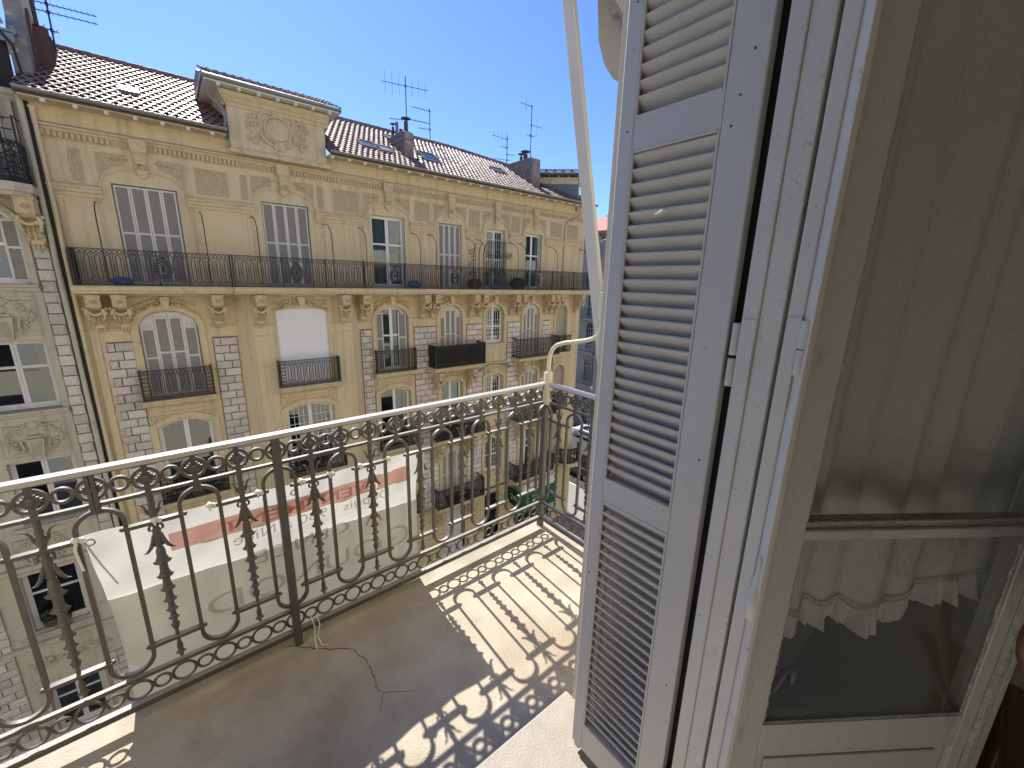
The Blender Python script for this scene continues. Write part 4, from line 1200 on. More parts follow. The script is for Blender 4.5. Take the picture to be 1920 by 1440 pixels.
# stone piers lower down on the left
for (xa, xb) in ((-6.6, -5.0),):
    MB().box(xa, xb, YL - .008, YL, -15.0, -4.6).obj('mortar_bed', 'mortar', LB)
    z = -4.65; row = 0
    while z > -14.8:
        n = 4; x = xa + .02 + (0 if row % 2 else .0); first = .22 if row % 2 else .4
        x = xb
        while x > xa + .05:
            w = .40 + random.uniform(-.04, .04)
            if x == xb and row % 2: w = .2
            w = min(w, x - xa)
            o = put('stone_block', BM[row % 5], LB, (x - w / 2, YL - .02, z - .125)); o.scale = (w - .022, .045, .245); x -= w
        z -= .268; row += 1
for z in (-8.62, -11.2): 
    mb = MB(); cornice(mb, -9, LX, YL, z, [(.05, 0), (.1, .05), (.16, .08), (.16, .2)]); mb.obj('string_course', 'pale_plaster', LB)
for k, x in enumerate((-2.25,)):
    MB().lathe([(.055, -19.5)] + [(.055 if i % 2 else .066, -19.5 + 2.1 * (i + 1) + (0.02 if i % 2 else 0)) for i in range(9)] + [(.06, 0)], (x, 16.86, 4.2), 10).obj('downpipe', 'pale_plaster', LB, smooth=50)
MB().box(-2.2, -2.13, YL, YL + .3, ZS, 4.2).obj('party_gap_shade', 'iron', LB)  # black strip painted in for the shade between the two houses
window(0, -4.6, -3.4, -14.6, -12.6, 0, 1, YL, 'glass', mt='shutter_paint')
mb = MB(); mb.sweep([(-4.6, -14.6), (-4.6, -12.6), (-3.4, -12.6), (-3.4, -14.6)], [(0, YL), (0, YL - .05), (.1, YL - .05), (.12, YL)]); mb.obj('window_surround', 'pale_plaster', LB)
for cx in (-4.6, -4.0, -3.4):
    mb = MB(); spiral(mb, cx, -11.75, YL - .01, .16, 1.6, 1, .03); spiral(mb, cx + .28, -11.8, YL - .01, .12, 1.4, -1, .025)
    for q in range(7): leaf_relief(mb, cx + random.uniform(-.2, .3), -11.75 + random.uniform(-.16, .16), YL - .01, .12, random.uniform(0, 6), 4)
    mb.obj('frieze_relief', 'pale_relief', LB, smooth=50)
MB().box(-3.2, -2.7, YL - .008, YL, -15.0, -12.3).obj('mortar_bed', 'mortar', LB)
z = -12.32
while z > -14.9:
    for xa_, xb_ in (((-3.2, -2.95), (-2.95, -2.7)) if int(z * 10) % 2 else ((-3.2, -2.7),)):
        o = put('stone_block', BM[int(-z * 7) % 5], LB, ((xa_ + xb_) / 2, YL - .02, z - .12)); o.scale = (xb_ - xa_ - .02, .045, .24)
    z -= .268
# dormer and roof terrace of the left neighbour
MB().box(-9, -2.0, 17.6, 20, 4.36, 4.5).box(-9, -2.9, 17.45, 17.7, 4.4, 5.6).obj('attic_wall', 'pale_plaster', LB)
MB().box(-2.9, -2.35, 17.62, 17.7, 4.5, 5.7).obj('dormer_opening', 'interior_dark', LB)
mb = MB().box(-3.2, -2.1, 17.35, 19, 5.7, 5.78); mb.box(-6.0, -2.15, 17.35, 17.42, 5.5, 5.72); mb.obj('dormer_roof', 'zinc', LB)
MB().prism([(17.5, 4.3), (20.5, 4.3), (20.5, 9.2), (18.2, 9.2), (17.9, 6.3), (17.5, 5.7)], -2.3, -1.96, 'x').box(-2.32, -1.94, 18.1, 20.6, 8.2, 8.35).obj('chimney', 'chimney_plaster', LB, bevel=.02)
MB().prism([(17.9, 4.6), (20.3, 4.6), (20.3, 6.6), (18.3, 6.7)], -1.958, -1.9, 'x').obj('brick_flank', 'brick_old', LB)
bt = MB()
for q in range(8): bt.box(-1.9, -1.66 + .02 * (q % 2), 18.5 + q * .2, 18.66 + q * .2, 5.0 + q * .16, 6.45 + .03 * (q % 3))
bt.obj('tile_hanging', 'brick_old', LB)
dsh = MB().box(-2.75, -2.3, 17.2, 17.5, 5.9, 6.0).obj('parapet_cap', 'white_paint', LB, bevel=.02)
MB().tube([(-4, 17.3, 5.98), (-2.6, 17.3, 6.05), (-2.2, 17.3, 5.4), (-2.12, 17.3, 4.4)], .03, 5).obj('handrail', 'iron', LB)
MB().tube([(-1.8, 18.4, 6.4), (-1.83, 18.4, 8.6)], .045, 6).obj('flue', 'rust_metal', LB)

# plants on the neighbour's upper balcony and other balcony plants
def bush(mb, c, r, n, ls, squash=.8):
    for _ in range(n):
        a = random.uniform(0, 2 * PI); b = random.uniform(-1, 1); q = r * random.uniform(.35, 1) ** .6
        p = Vector((c[0] + q * math.cos(a) * math.sqrt(1 - b * b), c[1] + q * math.sin(a) * math.sqrt(1 - b * b) * .7, c[2] + q * b * squash))
        M_ = Matrix.Translation(p) @ Matrix.Rotation(random.uniform(0, 6.28), 4, 'Z') @ Matrix.Rotation(random.uniform(-1, 1), 4, 'X')
        s_ = ls * random.uniform(.6, 1.3)
        mb.add([tuple(M_ @ Vector(v)) for v in ((-s_, 0, 0), (0, -s_ * .45, s_ * .15), (s_, 0, 0), (0, s_ * .45, s_ * .15))], [(0, 1, 2), (0, 2, 3)])
def planter(x, y, z, w, lab, h=.3, r=.22):
    t = thing('potted_plant', lab, 'plant', (x, y, z), 'plants on the balconies across the street')
    MB().prism([(x - w / 2 + .03, z), (x + w / 2 - .03, z), (x + w / 2, z + .18), (x - w / 2, z + .18)], y - .09, y + .09).obj('pot', 'terracotta', t)
    fo = MB(); k = max(1, int(w / .22))
    for i in range(k): bush(fo, (x - w / 2 + (i + .5) * w / k, y, z + .2 + h * .5), r, 110, .05)
    fo.obj('foliage', 'leaf', t)
planter(-2.95, 16.5, 2.05, .9, 'leafy green plants in a trough on the left neighbour\'s top balcony', .6, .36)
planter(-.6, 16.8, FLOORS[2] + .02, .7, 'dark green plants behind the lower left window railing of the stone bay', .5, .26)
planter(.35, 16.8, FLOORS[2] + .02, .6, 'bushy plant at the right end of the lower left window railing', .35, .24)
planter(3.5, 16.3, FLOORS[2] + .02, 1.2, 'long trough of dark plants behind the railing under the small paned window', .35, .22)
planter(7.2, 16.75, FLOORS[2] + .02, 1.0, 'trailing plants on the third bay railing beside the stone pier', .4, .26)
planter(10.2, 16.45, FLOORS[2] + .02, 2.2, 'row of dark plants on the deep balcony just under the black screened one', .4, .24)
planter(10.3, 16.45, FLOORS[1] + .02, 1.6, 'green plants on the lowest deep balcony of the fourth bay', .4, .24)
planter(14.5, 16.5, FLOORS[1] + .02, 1.0, 'tall dark plants on the balcony above the green shop sign', .8, .3)
planter(15.9, 16.5, FLOORS[1] + .02, .8, 'bushy plant at the right end of the balcony above the shop sign', .9, .34)
planter(-4.0, 17.0, -10.6, .6, 'green plant on the lowest sill of the left neighbour', .3, .2)

# things on the long top balcony
def sack(x, y, z, sx, sz, m, lab, cat, nm):
    mb = MB(); mb.blob((x, y, z + sz), sx, sx * .7, sz, 10, 7)
    mb.v = [(v[0] + .02 * math.sin(v[2] * 60 + v[0] * 30), v[1], v[2] + .015 * math.sin(v[0] * 50)) for v in mb.v]
    o = mb.obj(nm, m, smooth=60); tag(o, lab, cat); return o
sack(-.98, 16.4, -.39, .26, .12, 'blue_plastic', 'crumpled blue plastic bag at the left end of the long top balcony', 'bag', 'plastic_bag')
sack(8.05, 16.45, -.39, .32, .17, 'blue_plastic', 'blue plastic tub behind the middle of the long top balcony', 'tub', 'plastic_tub')
sack(12.3, 16.5, -.39, .3, .12, 'blue_plastic', 'blue bag on the top balcony under the window with the dark grille', 'bag', 'plastic_bag')
sack(11.1, 16.45, -.39, .4, .24, 'black_reed', 'dark covered pile beside the scrolled iron trellis on the top balcony', 'covered pile', 'covered_pile')
sack(13.75, 16.45, -.39, .5, .3, 'black_reed', 'large black covered heap on the top balcony right of the grilled window', 'covered heap', 'covered_heap')
tr = thing('iron_trellis', 'curly wrought iron trellis standing on the top balcony left of the grilled window', 'trellis', (11.3, 16.6, -.39))
m = MB()
for x in (11.15, 11.45, 11.7): m.tube([(x, 16.6, -.38), (x, 16.6, 1.2), (x + .05, 16.6, 1.5), (x + .2, 16.6, 1.72)], .013, 4)
m.obj('frame', 'iron', tr)
m = MB()
def flat_spiral(mb, cx, y, cz, r0, turns, d, th, n=24, st=0):
    mb.tube([(cx + r0 * (1 - .85 * i / n) * math.cos(st + d * turns * 2 * PI * i / n), y, cz + r0 * (1 - .85 * i / n) * math.sin(st + d * turns * 2 * PI * i / n)) for i in range(n + 1)], th, 4)
flat_spiral(m, 11.0, 16.6, 1.25, .2, 1.5, 1, .013, st=-PI / 2); flat_spiral(m, 11.0, 16.6, .75, .2, 1.5, -1, .013, st=PI / 2); flat_spiral(m, 11.05, 16.6, .3, .15, 1.5, 1, .013)
m.obj('scrollwork', 'iron', tr)
gr = MB()
for x in [12.2 + .13 * i for i in range(9)]: gr.tube([(x, 16.86, -.3), (x, 16.86, 1.9)], .011, 4)
for z in (-.2, .5, 1.2, 1.8): gr.tube([(12.15, 16.86, z), (13.3, 16.86, z)], .011, 4)
flat_spiral(gr, 13.45, 16.86, 1.2, .2, 1.6, 1, .013); flat_spiral(gr, 12.75, 16.84, 1.3, .25, 1.5, -1, .012); flat_spiral(gr, 12.5, 16.84, .6, .2, 1.5, 1, .012); flat_spiral(gr, 13.0, 16.84, .4, .2, 1.5, -1, .012)
tag(gr.obj('window_grille', 'iron', smooth=60), 'dark scrolled iron grille standing before the fifth top floor window', 'grille')

# TV antennas
def antenna(x, y, z0, h, booms, lab):
    t = thing('tv_antenna', lab, 'antenna', (x, y, z0), 'TV antennas on the roofs')
    MB().tube([(x, y, z0), (x, y, z0 + h)], .022, 6).obj('mast', 'antenna_metal', t)
    for (dz, ang, L, off, n, el, vert) in booms:
        d = Vector((math.cos(R(ang)), math.sin(R(ang)), 0)); c = Vector((x, y, z0 + dz))
        m = MB(); a, b = c + d * (off - L / 2), c + d * (off + L / 2)
        m.tube([a, b], .010, 4); m.blob(c, .05, .05, .06, 6, 4)
        p = Vector((-d.y, d.x, 0)) if not vert else Vector((0, 0, 1))
        for i in range(n):
            q = a + (b - a) * ((i + .5) / n); l = el * (1 - .35 * i / n)
            m.tube([q - p * l, q + p * l], .0045, 4)
        m.obj('boom', 'antenna_metal', t)
antenna(-1.62, 19.5, 6.2, 1.35, [(1.2, -8, 1.5, .3, 12, .18, 0), (1.0, -8, 1.5, .3, 10, .18, 0), (.55, 20, .7, -.2, 5, .3, 0)], 'TV antenna with two long booms on the ridge at the far left')
antenna(8.75, 18.1, 5.4, 2.7, [(2.35, -14, 1.9, .0, 7, .42, 1), (1.15, -8, 1.1, .45, 10, .12, 0), (1.1, 150, .8, .3, 4, .25, 0)], 'tall TV antenna with upright rods beside the middle chimney')
antenna(11.42, 21.0, 6.6, 1.75, [(1.62, 175, 1.0, .45, 9, .12, 0), (.8, 160, .6, .3, 3, .3, 0)], 'TV antenna on the ridge right of the middle chimney')
antenna(16.42, 21.0, 6.2, 2.0, [(1.8, 178, 1.1, .5, 4, .38, 1), (1.35, 175, .5, .2, 4, .2, 0), (.7, 160, 1.0, .3, 3, .25, 0), (1.0, -20, .5, .2, 3, .2, 0)], 'cluttered TV antenna behind the ridge left of the right chimney')
antenna(15.75, 18.15, 5.5, 3.3, [(3.25, 178, .75, .37, 1, .35, 1), (2.4, -5, .75, .37, 1, .4, 1), (1.9, 178, .5, 0, 3, .3, 0)], 'tallest TV antenna with two offset arms on the right chimney')

# wall lamps above the street
def wall_lamp(x, z, lab):
    t = thing('street_lamp', lab, 'street lamp', (x, 17, z), 'street lamps fixed to the house fronts')
    MB().tube([(x, 16.98, z - .55), (x, 16.6, z - .2), (x, 15.9, z + .05), (x + .25, 15.4, z + .1)], .03, 6).obj('arm', 'zinc', t)
    MB().lathe([(0, .08), (.1, .07), (.17, .0), (.14, -.05), (0, -.07)], (x + .35, 15.25, z + .08), 12, 'z', 2.0).obj('lantern', 'alloy', t, smooth=60)
wall_lamp(11.75, -3.95, 'grey street lamp on a curved arm fixed to the stone pier of the cream building')

# shop sign
t = thing('shop_sign', 'green pharmacy style sign box with white lettering above the corner shop', 'sign', (15.7, 16.6, -12.4))
MB().box(14.25, 17.25, 16.35, 16.9, -13.35, -12.05).obj('sign_box', 'pharmacy_green', t, bevel=.02)
MB().box(14.25, 17.25, 16.40, 16.9, -12.04, -11.52).obj('header', 'sign_white', t, bevel=.02)
def letters(body, size, x, y, z, m, par, rz=0, sx=1, nm='lettering', tilt=PI / 2):
    me = text_mesh(body, size); me.materials.clear(); me.materials.append(MATS[m]); me['rc'] = 1
    o = put(nm, me, par, (x, y, z)); o.rotation_euler = (tilt, 0, rz); o.scale = (sx, 1, 1); return o
letters('24 1', .62, 15.75, 16.345, -12.72, 'sign_white', t); letters('h/24h', .40, 15.75, 16.345, -13.15, 'sign_white', t)
letters('PHARMACIE', .34, 15.75, 16.395, -11.92, 'pharmacy_dark', t)
s2 = thing('projecting_sign', 'dark green sign jutting from the wall beside the green shop sign', 'sign', (13.9, 16.4, -12))
MB().box(13.75, 13.85, 15.75, 16.9, -12.45, -11.5).obj('panel', 'pharmacy_dark', s2, bevel=.01)
letters('24h', .42, 13.745, 16.3, -12.1, 'sign_white', s2, -PI / 2)

# ================================================================== FAR CORNER BUILDING
FB = thing('apartment_building', 'grey stone apartment house with arched windows and red roof beyond the side street', 'building', (36, 30, ZS))
XF = 33.0
def fbox(mb, a, b, z0, z1, d0, d1): mb.box(XF + d0, XF + d1, a, b, z0, z1)
mb = MB().box(XF, XF + 8, 23.0, 42, ZS, 4.6); mb.obj('wall', 'grey_stone_bldg', FB)
mb = MB().lathe([(1.0, ZS), (1.0, -10.6), (1.25, -10.5), (1.25, -10.2), (1.0, -10.1), (1.0, 3.6), (1.2, 3.8), (1.2, 4.0), (0, 4.4)], (XF + .3, 26.0, 0), 20); mb.obj('corner_turret', 'grey_stone_bldg', FB, smooth=50)
mb = MB().prism([(XF - .5, 4.6), (XF + 8, 4.6), (XF + 8, 7.6), (XF + 2.6, 6.6), (XF - .5, 4.9)], 24.5, 40); mb.v = [v for v in mb.v]; mb.obj('roof', 'far_roof', FB)
for z in (4.3, -.15, -3.45, -6.85, -10.3):
    MB().box(XF - (.5 if z < 4 else .35), XF + .02, 26.9, 34, z - .18, z + .02).obj('string_course', 'grey_stone_bldg', FB)
for r, (zb, hgt, ar) in enumerate(((.2, 2.4, .4), (-3.2, 2.2, .0), (-6.5, 2.3, .45), (-9.9, 2.3, 0), (-14.6, 3.2, 0))):
    for y in (27.75, 30.3, 32.8):
        zs = zb + hgt
        path = [(y - .55, zb), (y - .55, zs)] + ([(y + .55 * -math.cos(a), zs + ar * math.sin(a)) for a in [PI * i / 8 for i in range(1, 8)]] if ar else []) + [(y + .55, zs), (y + .55, zb)]
        pm = MB().prism(path, XF - .015, XF + .05, 'x').obj('window', 'car_glass', FB)
        g2 = MB()
        for q in range(5): g2.box(XF - .03, XF - .016, y - .55 + q * .27, y - .52 + q * .27, zb, zs + (ar * .7 if 0 < q < 4 else 0))
        for q in range(4): g2.box(XF - .032, XF - .016, y - .54, y + .54, zb + .4 + q * .55, zb + .43 + q * .55)
        g2.obj('glazing_bar', 'shutter_paint', pm)
        su = MB(); su2 = [(p[0], p[1]) for p in path]
        for a, b in zip(su2[:-1], su2[1:]): su.tube([(XF - .04, *a), (XF - .04, *b)], .09, 4)
        su.obj('surround', 'grey_stone_bldg', pm)
        if r in (0, 1, 3):
            rl = MB(); rl.box(XF - .46, XF - .42, y - .7, y + .7, zb + .85, zb + .9)
            for q in range(15): rl.box(XF - .45, XF - .43, y - .7 + q * .1, y - .685 + q * .1, zb - .1, zb + .86)
            rl.obj('railing', 'slate_wall', pm)
# block closing the far end of our street
MB().box(46, 60, -30, 14, ZS, 3.0).box(-60, -45, -20, 60, ZS, 4.0)
FC = thing('apartment_building', 'plain pale house in shade at the far end of the street', 'building', (52, 0, ZS))
MB().box(48, 60, -30, 16, ZS, 3.0).obj('wall', 'own_facade', FC)
finial = MB()
for q in range(5): finial.tube([(XF + 1.5, 26.6 + q * .3, 6.0), (XF + 1.5, 26.6 + q * .3, 6.7)], .03, 4)
finial.tube([(XF + 1.5, 26.3, 6.5), (XF + 1.5, 28.1, 6.5)], .03, 4)
finial.obj('ridge_cresting', 'antenna_metal', FB)

# ================================================================== CARS
def car(x, y, ang, paint, lab, L=4.1, W=1.72, H=1.48):
    t = thing('parked_car', lab, 'car', (x, y, ZS), 'cars parked in the side street')
    T = Matrix.Translation((x, y, ZS)) @ Matrix.Rotation(R(ang), 4, 'Z')
    l = L / 2
    side = [(-l, .35), (-l, .75), (-l + .12, .98), (-l + .35, 1.02), (-l + .6, 1.05), (l - 1.25, 1.0), (l - .35, .88), (l - .05, .7), (l, .35), (l - .3, .24), (-l + .3, .24)]
    b = MB()
    n = len(side); secs = [(-W / 2, .93), (-W / 2 + .06, 1.0), (W / 2 - .06, 1.0), (W / 2, .93)]
    vs = []
    for (yy, k) in secs: vs += [(p[0] * k, yy, .24 + (p[1] - .24) * (k if p[1] > .8 else 1)) for p in side]
    fs = [tuple(range(n)), tuple(range(4 * n - 1, 3 * n - 1, -1))]
    for s_ in range(3): fs += [(s_ * n + i, (s_ + 1) * n + i, (s_ + 1) * n + (i + 1) % n, s_ * n + (i + 1) % n) for i in range(n)]
    b.add(vs, fs); b.xf(T); b.obj('body', paint, t, smooth=40, bevel=.04, seg=3)
    def cabin(shr, z0, z1, mt, nm, grow=0):
        lo = [(-l + .22, z0), (l - 1.15, z0)]; hi = [(-l + .62, z1), (l - 1.85, z1)]
        wl, wh = W / 2 - .07 + grow, W / 2 - .26 + grow
        v = [(lo[0][0], -wl, z0), (lo[1][0], -wl, z0), (lo[1][0], wl, z0), (lo[0][0], wl, z0), (hi[0][0], -wh, z1), (hi[1][0], -wh, z1), (hi[1][0], wh, z1), (hi[0][0], wh, z1)]
        c = MB().add(v, [(0, 3, 2, 1), (4, 5, 6, 7), (0, 1, 5, 4), (1, 2, 6, 5), (2, 3, 7, 6), (3, 0, 4, 7)]); c.xf(T); return c.obj(nm, mt, t, bevel=.06, seg=3, smooth=50)
    cabin(0, .98, H - .03, 'car_glass', 'windows')
    r = MB().box(-l + .58, l - 1.8, -W / 2 + .24, W / 2 - .24, H - .05, H); r.xf(T); r.obj('roof', paint, t, bevel=.03, seg=3)
    for sy in (-1, 1):
        pl_ = MB()
        for (xa, xb) in ((-l + .22, -l + .6), (-.18, -.22), (l - 1.15, l - 1.83)):
            pl_.tube([(xa, sy * (W / 2 - .065), 1.0), (xb, sy * (W / 2 - .245), H - .03)], .035, 4)
        pl_.xf(T); pl_.obj('pillar', paint, t)
        for wx in (-l + .72, l - .78):
            w_ = MB().lathe([(.0, -.1), (.30, -.1), (.315, -.06), (.315, .06), (.30, .1), (0, .1)], (wx, sy * (W / 2 - .1), .315), 18, 'y'); w_.xf(T); wo = w_.obj('wheel', 'rubber', t, smooth=40)
            rm_ = MB().lathe([(0, -.112), (.05, -.112), (.2, -.105), (.21, -.09), (.21, .09), (.2, .105), (.05, .112), (0, .112)], (wx, sy * (W / 2 - .1), .315), 10, 'y'); rm_.xf(T); rm_.obj('rim', 'alloy', wo)
        hl = MB().blob((l - .1, sy * (W / 2 - .28), .72), .08, .17, .09, 8, 5); hl.xf(T); hl.obj('headlight', 'alloy', t, smooth=60)
        tl = MB().blob((-l + .08, sy * (W / 2 - .22), .85), .06, .13, .12, 8, 5); tl.xf(T); tl.obj('tail_light', 'far_roof', t, smooth=60)
        mi = MB().blob((l - 1.3, sy * (W / 2 + .06), 1.05), .07, .1, .07, 8, 5); mi.xf(T); mi.obj('mirror', paint, t, smooth=60)
    return t
car(24.35, 20.6, 90, 'car_black', 'black hatchback parked at the near kerb of the side street')
car(31.2, 25.2, 90, 'car_white', 'white car parked across the side street behind the black one')
car(31.2, 30.2, 90, 'car_grey', 'dark grey car parked at the far kerb beyond the white car')
car(24.35, 25.6, 90, 'car_grey', 'grey car parked behind the black hatchback')
bl = thing('bollard', 'black traffic bollard post on the crossing by the kerb', 'bollard', (22.6, 19.2, ZS))
MB().lathe([(.09, 0), (.09, 1.0), (.12, 1.02), (.12, 1.15), (0, 1.2)], (22.6, 19.2, ZS), 10).obj('post', 'iron', bl)
MB().box(22.45, 22.75, 19.15, 19.25, ZS + 1.2, ZS + 2.1).obj('panel', 'black_reed', bl)

# ================================================================== OUR HOUSE FRONT
Z0 = -1.6
OB = thing('apartment_building', 'our own pale rendered house front around the open balcony door', 'building', (0, .6, ZS))
WY0, WY1 = .40, .82
mb = MB()
mb.box(-40, -.75, WY0, WY1, ZS, 8.5); mb.box(1.02, 46, WY0, WY1, ZS, 8.5); mb.box(-.75, 1.02, WY0, WY1, ZS, Z0 - .03); mb.box(-.75, 1.02, WY0, WY1, 1.35, 8.5)
mb.obj('wall', 'own_facade', OB)
MB().box(-40, 46, -6, -5.9, ZS, 8.5).obj('back_wall', 'own_facade', OB)
MB().box(-40, 46, -6.2, 1.0, 8.5, 8.7).obj('roof', 'roof_tile', OB)
for x in (-36, -32, -28, -24, -20, -16, -12, -8, -4, 5, 9, 13, 17, 21, 25, 29, 33, 37, 41):
    for z in (-12.4, -9.0, -5.3, -1.5, 2.2, 5.6):
        wnd = MB().box(x, x + 1.3, WY1 - .02, WY1 + .012, z, z + 2.4).obj('window', 'car_glass', OB)
        MB().box(x - .62, x - .01, WY1, WY1 + .045, z, z + 2.4).box(x + 1.31, x + 1.92, WY1, WY1 + .045, z, z + 2.4).obj('shutter', 'shutter_paint', wnd)
# carved bracket of the balcony above
br = MB()
prof = [(.82, 2.0), (1.95, 2.0), (1.95, 1.5), (1.86, 1.38), (1.72, 1.36), (1.68, 1.2), (1.62, 1.05), (1.5, .95), (1.36, .88), (1.2, .86), (1.0, .9), (.82, .8)]
BX0, BX1 = 1.94, 2.22
prof = [(.82, 2.0), (1.76, 2.0), (1.75, 1.7), (1.738, 1.42), (1.715, 1.24), (1.665, 1.12), (1.60, 1.035), (1.53, .985), (1.42, .965), (1.2, 1.0), (.82, .9)]
br.prism(prof, BX0, BX1, 'x')
spx = [(BX0 - .01, 1.44 + .17 * (1 - t / 26) * math.cos(-.5 + t * .42), 1.42 + .24 * (1 - t / 26) * math.sin(-.5 + t * .42)) for t in range(22)]
br.tube(spx, .03, 7)
br.tube([(BX0 - .005, 1.62, 1.7), (BX0 - .03, 1.56, 1.35), (BX0 - .005, 1.42, 1.10)], [.03, .04, .02], 7)
br.obj('bracket', 'own_relief', OB, smooth=50, bevel=.02)
# balcony floor
fl = MB().prism([(-6, WY1), (1.86, WY1), (1.86, 1.885), (-.6, 1.835), (-6, 1.72)], Z0 - .2, Z0, 'z').obj('balcony_floor', 'balcony_stone', OB, bevel=.006)
th = MB().prism([(-.75, -.02), (.90, -.02), (.90, WY0), (1.02, WY0), (1.02, .853), (-.75, .853)], Z0 + .002 - .03, Z0 + .03, 'z').obj('threshold', 'threshold_stone', OB, bevel=.008)
# the crack in the floor
def ribbon(pts, w, z):
    m = MB(); vs = []
    for i, p in enumerate(pts):
        a = Vector(pts[max(i - 1, 0)]); b = Vector(pts[min(i + 1, len(pts) - 1)]); d = (b - a).normalized(); n = Vector((-d.y, d.x))
        ww = w * random.uniform(.4, 1.3) * (1 - .7 * i / len(pts))
        vs += [(p[0] + n.x * ww, p[1] + n.y * ww, z), (p[0] - n.x * ww, p[1] - n.y * ww, z)]
    m.add(vs, [(2 * i, 2 * i + 1, 2 * i + 3, 2 * i + 2) for i in range(len(pts) - 1)]); return m
def jag(pts, k=6, amp=.006):
    out = []
    for a, b in zip(pts[:-1], pts[1:]):
        for i in range(k): out.append((a[0] + (b[0] - a[0]) * i / k + random.uniform(-amp, amp), a[1] + (b[1] - a[1]) * i / k + random.uniform(-amp, amp)))
    out.append(pts[-1]); return out
c1 = ribbon(jag([(.204, 1.772), (.312, 1.675), (.422, 1.583), (.456, 1.483), (.453, 1.415), (.439, 1.344), (.45, 1.307), (.408, 1.234)]), .0022, Z0 + .001)
c1.join(ribbon(jag([(.45, 1.307), (.523, 1.259), (.577, 1.228)]), .001, Z0 + .001))
c1.obj('crack', 'crack', fl, stuff=True)

# ================================================================== BALCONY RAILING
C0 = Vector((1.753, 1.797, Z0))
TH = R(1.2)
RM = Matrix.Translation(C0) @ Matrix.Rotation(TH, 4, 'Z')           # local x runs along the front (negative to the left)
RR = Matrix.Translation(C0) @ Matrix.Rotation(R(-90), 4, 'Z')         # local x runs back to the house
RL = thing('balcony_railing', 'brown grey wrought iron balcony railing with bellflower garlands and a ring frieze', 'railing', tuple(C0))
st_front = [-.1256 * k for k in range(1, 12)] + [-1.507 - .1296 * k for k in range(0, 16)]
st_ret = [.1256 * k for k in range(1, 8)]
HT = 1.003
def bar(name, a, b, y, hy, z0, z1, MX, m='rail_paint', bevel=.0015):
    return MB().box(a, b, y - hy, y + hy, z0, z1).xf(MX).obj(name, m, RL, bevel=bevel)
LEFT = -3.5
hp = [(-.021, .984), (-.023, .992), (-.019, 1.0), (0, HT), (.019, 1.0), (.023, .992), (.021, .984)]
MB().prism(hp, LEFT, .021, 'x').xf(RM).obj('handrail', 'handrail_cap', RL, smooth=35)
MB().prism(hp, .021, .96, 'x').xf(RR).obj('handrail', 'handrail_cap', RL, smooth=35)
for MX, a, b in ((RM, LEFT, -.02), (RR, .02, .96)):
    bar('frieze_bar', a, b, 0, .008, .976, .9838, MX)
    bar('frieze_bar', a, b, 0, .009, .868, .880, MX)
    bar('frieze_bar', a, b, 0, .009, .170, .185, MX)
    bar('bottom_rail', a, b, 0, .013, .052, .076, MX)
# posts
for s_ in (-1.507,):
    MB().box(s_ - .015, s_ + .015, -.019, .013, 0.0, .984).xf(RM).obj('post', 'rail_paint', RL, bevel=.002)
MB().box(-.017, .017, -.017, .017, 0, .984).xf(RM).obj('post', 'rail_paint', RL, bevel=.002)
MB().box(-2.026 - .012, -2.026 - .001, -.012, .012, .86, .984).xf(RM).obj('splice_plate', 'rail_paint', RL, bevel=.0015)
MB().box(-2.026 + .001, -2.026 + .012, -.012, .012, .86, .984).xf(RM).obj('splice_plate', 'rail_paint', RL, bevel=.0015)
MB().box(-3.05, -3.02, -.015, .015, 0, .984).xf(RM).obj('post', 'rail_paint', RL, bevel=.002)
# shared meshes
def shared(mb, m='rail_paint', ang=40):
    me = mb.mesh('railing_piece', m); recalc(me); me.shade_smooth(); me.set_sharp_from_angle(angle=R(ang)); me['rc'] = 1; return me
big_top = MB().ring((0, 0, 0), .0340, .0046, 28, 4, ry=.0095 / 1.414)
small_top = MB().ring((0, 0, 0), .0225, .0046, 24, 4, ry=.0095 / 1.414)
big_bot = MB().ring((0, 0, 0), .0348, .0052, 26, 6)
small_bot = MB().ring((0, 0, 0), .0240, .0052, 22, 6)
for sg in (-1, 1): small_bot.blob((sg * .0275, 0, 0), .006, .0075, .008, 6, 4)
me_bt, me_st, me_bb, me_sb = shared(big_top), shared(small_top), shared(big_bot), shared(small_bot)
ros = MB()
D = .0235; k = 4; pts = []
for c_ in range(4):
    a0 = c_ * PI / 2; a1 = a0 + PI / 2
    p0 = Vector((math.cos(a0), math.sin(a0))) * D * 1.12; p1 = Vector((math.cos(a1), math.sin(a1))) * D * 1.12
    for i in range(k):
        t = (i + .5) / k; q = p0 + (p1 - p0) * t; nrm = (p0 + p1).normalized()
        pts.append(tuple(p0 + (p1 - p0) * (i / k)) if i else tuple(p0))
        pts.append(tuple(q + nrm * .0042))
        pts.append(tuple(p0 + (p1 - p0) * ((i + .85) / k) + nrm * .001))
ros.prism(pts, -.0045, .0045)
ros.lathe([(0, -.012), (.007, -.011), (.010, -.006), (.013, -.0045), (.013, .0045), (.010, .006), (.007, .011), (0, .012)], (0, 0, 0), 14, 'y')
for c_ in range(4): ros.blob((.013 * math.cos(c_ * PI / 2), 0, .017 * math.sin(c_ * PI / 2)), .007, .0075, .005, 6, 4)
ros.box(-.008, .008, -.007, .007, .022, .055); ros.box(-.008, .008, -.007, .007, -.060, -.022)
for sg in (-1, 1): ros.blob((sg * .042, 0, 0), .007, .007, .006, 6, 4)
me_ros = shared(ros)
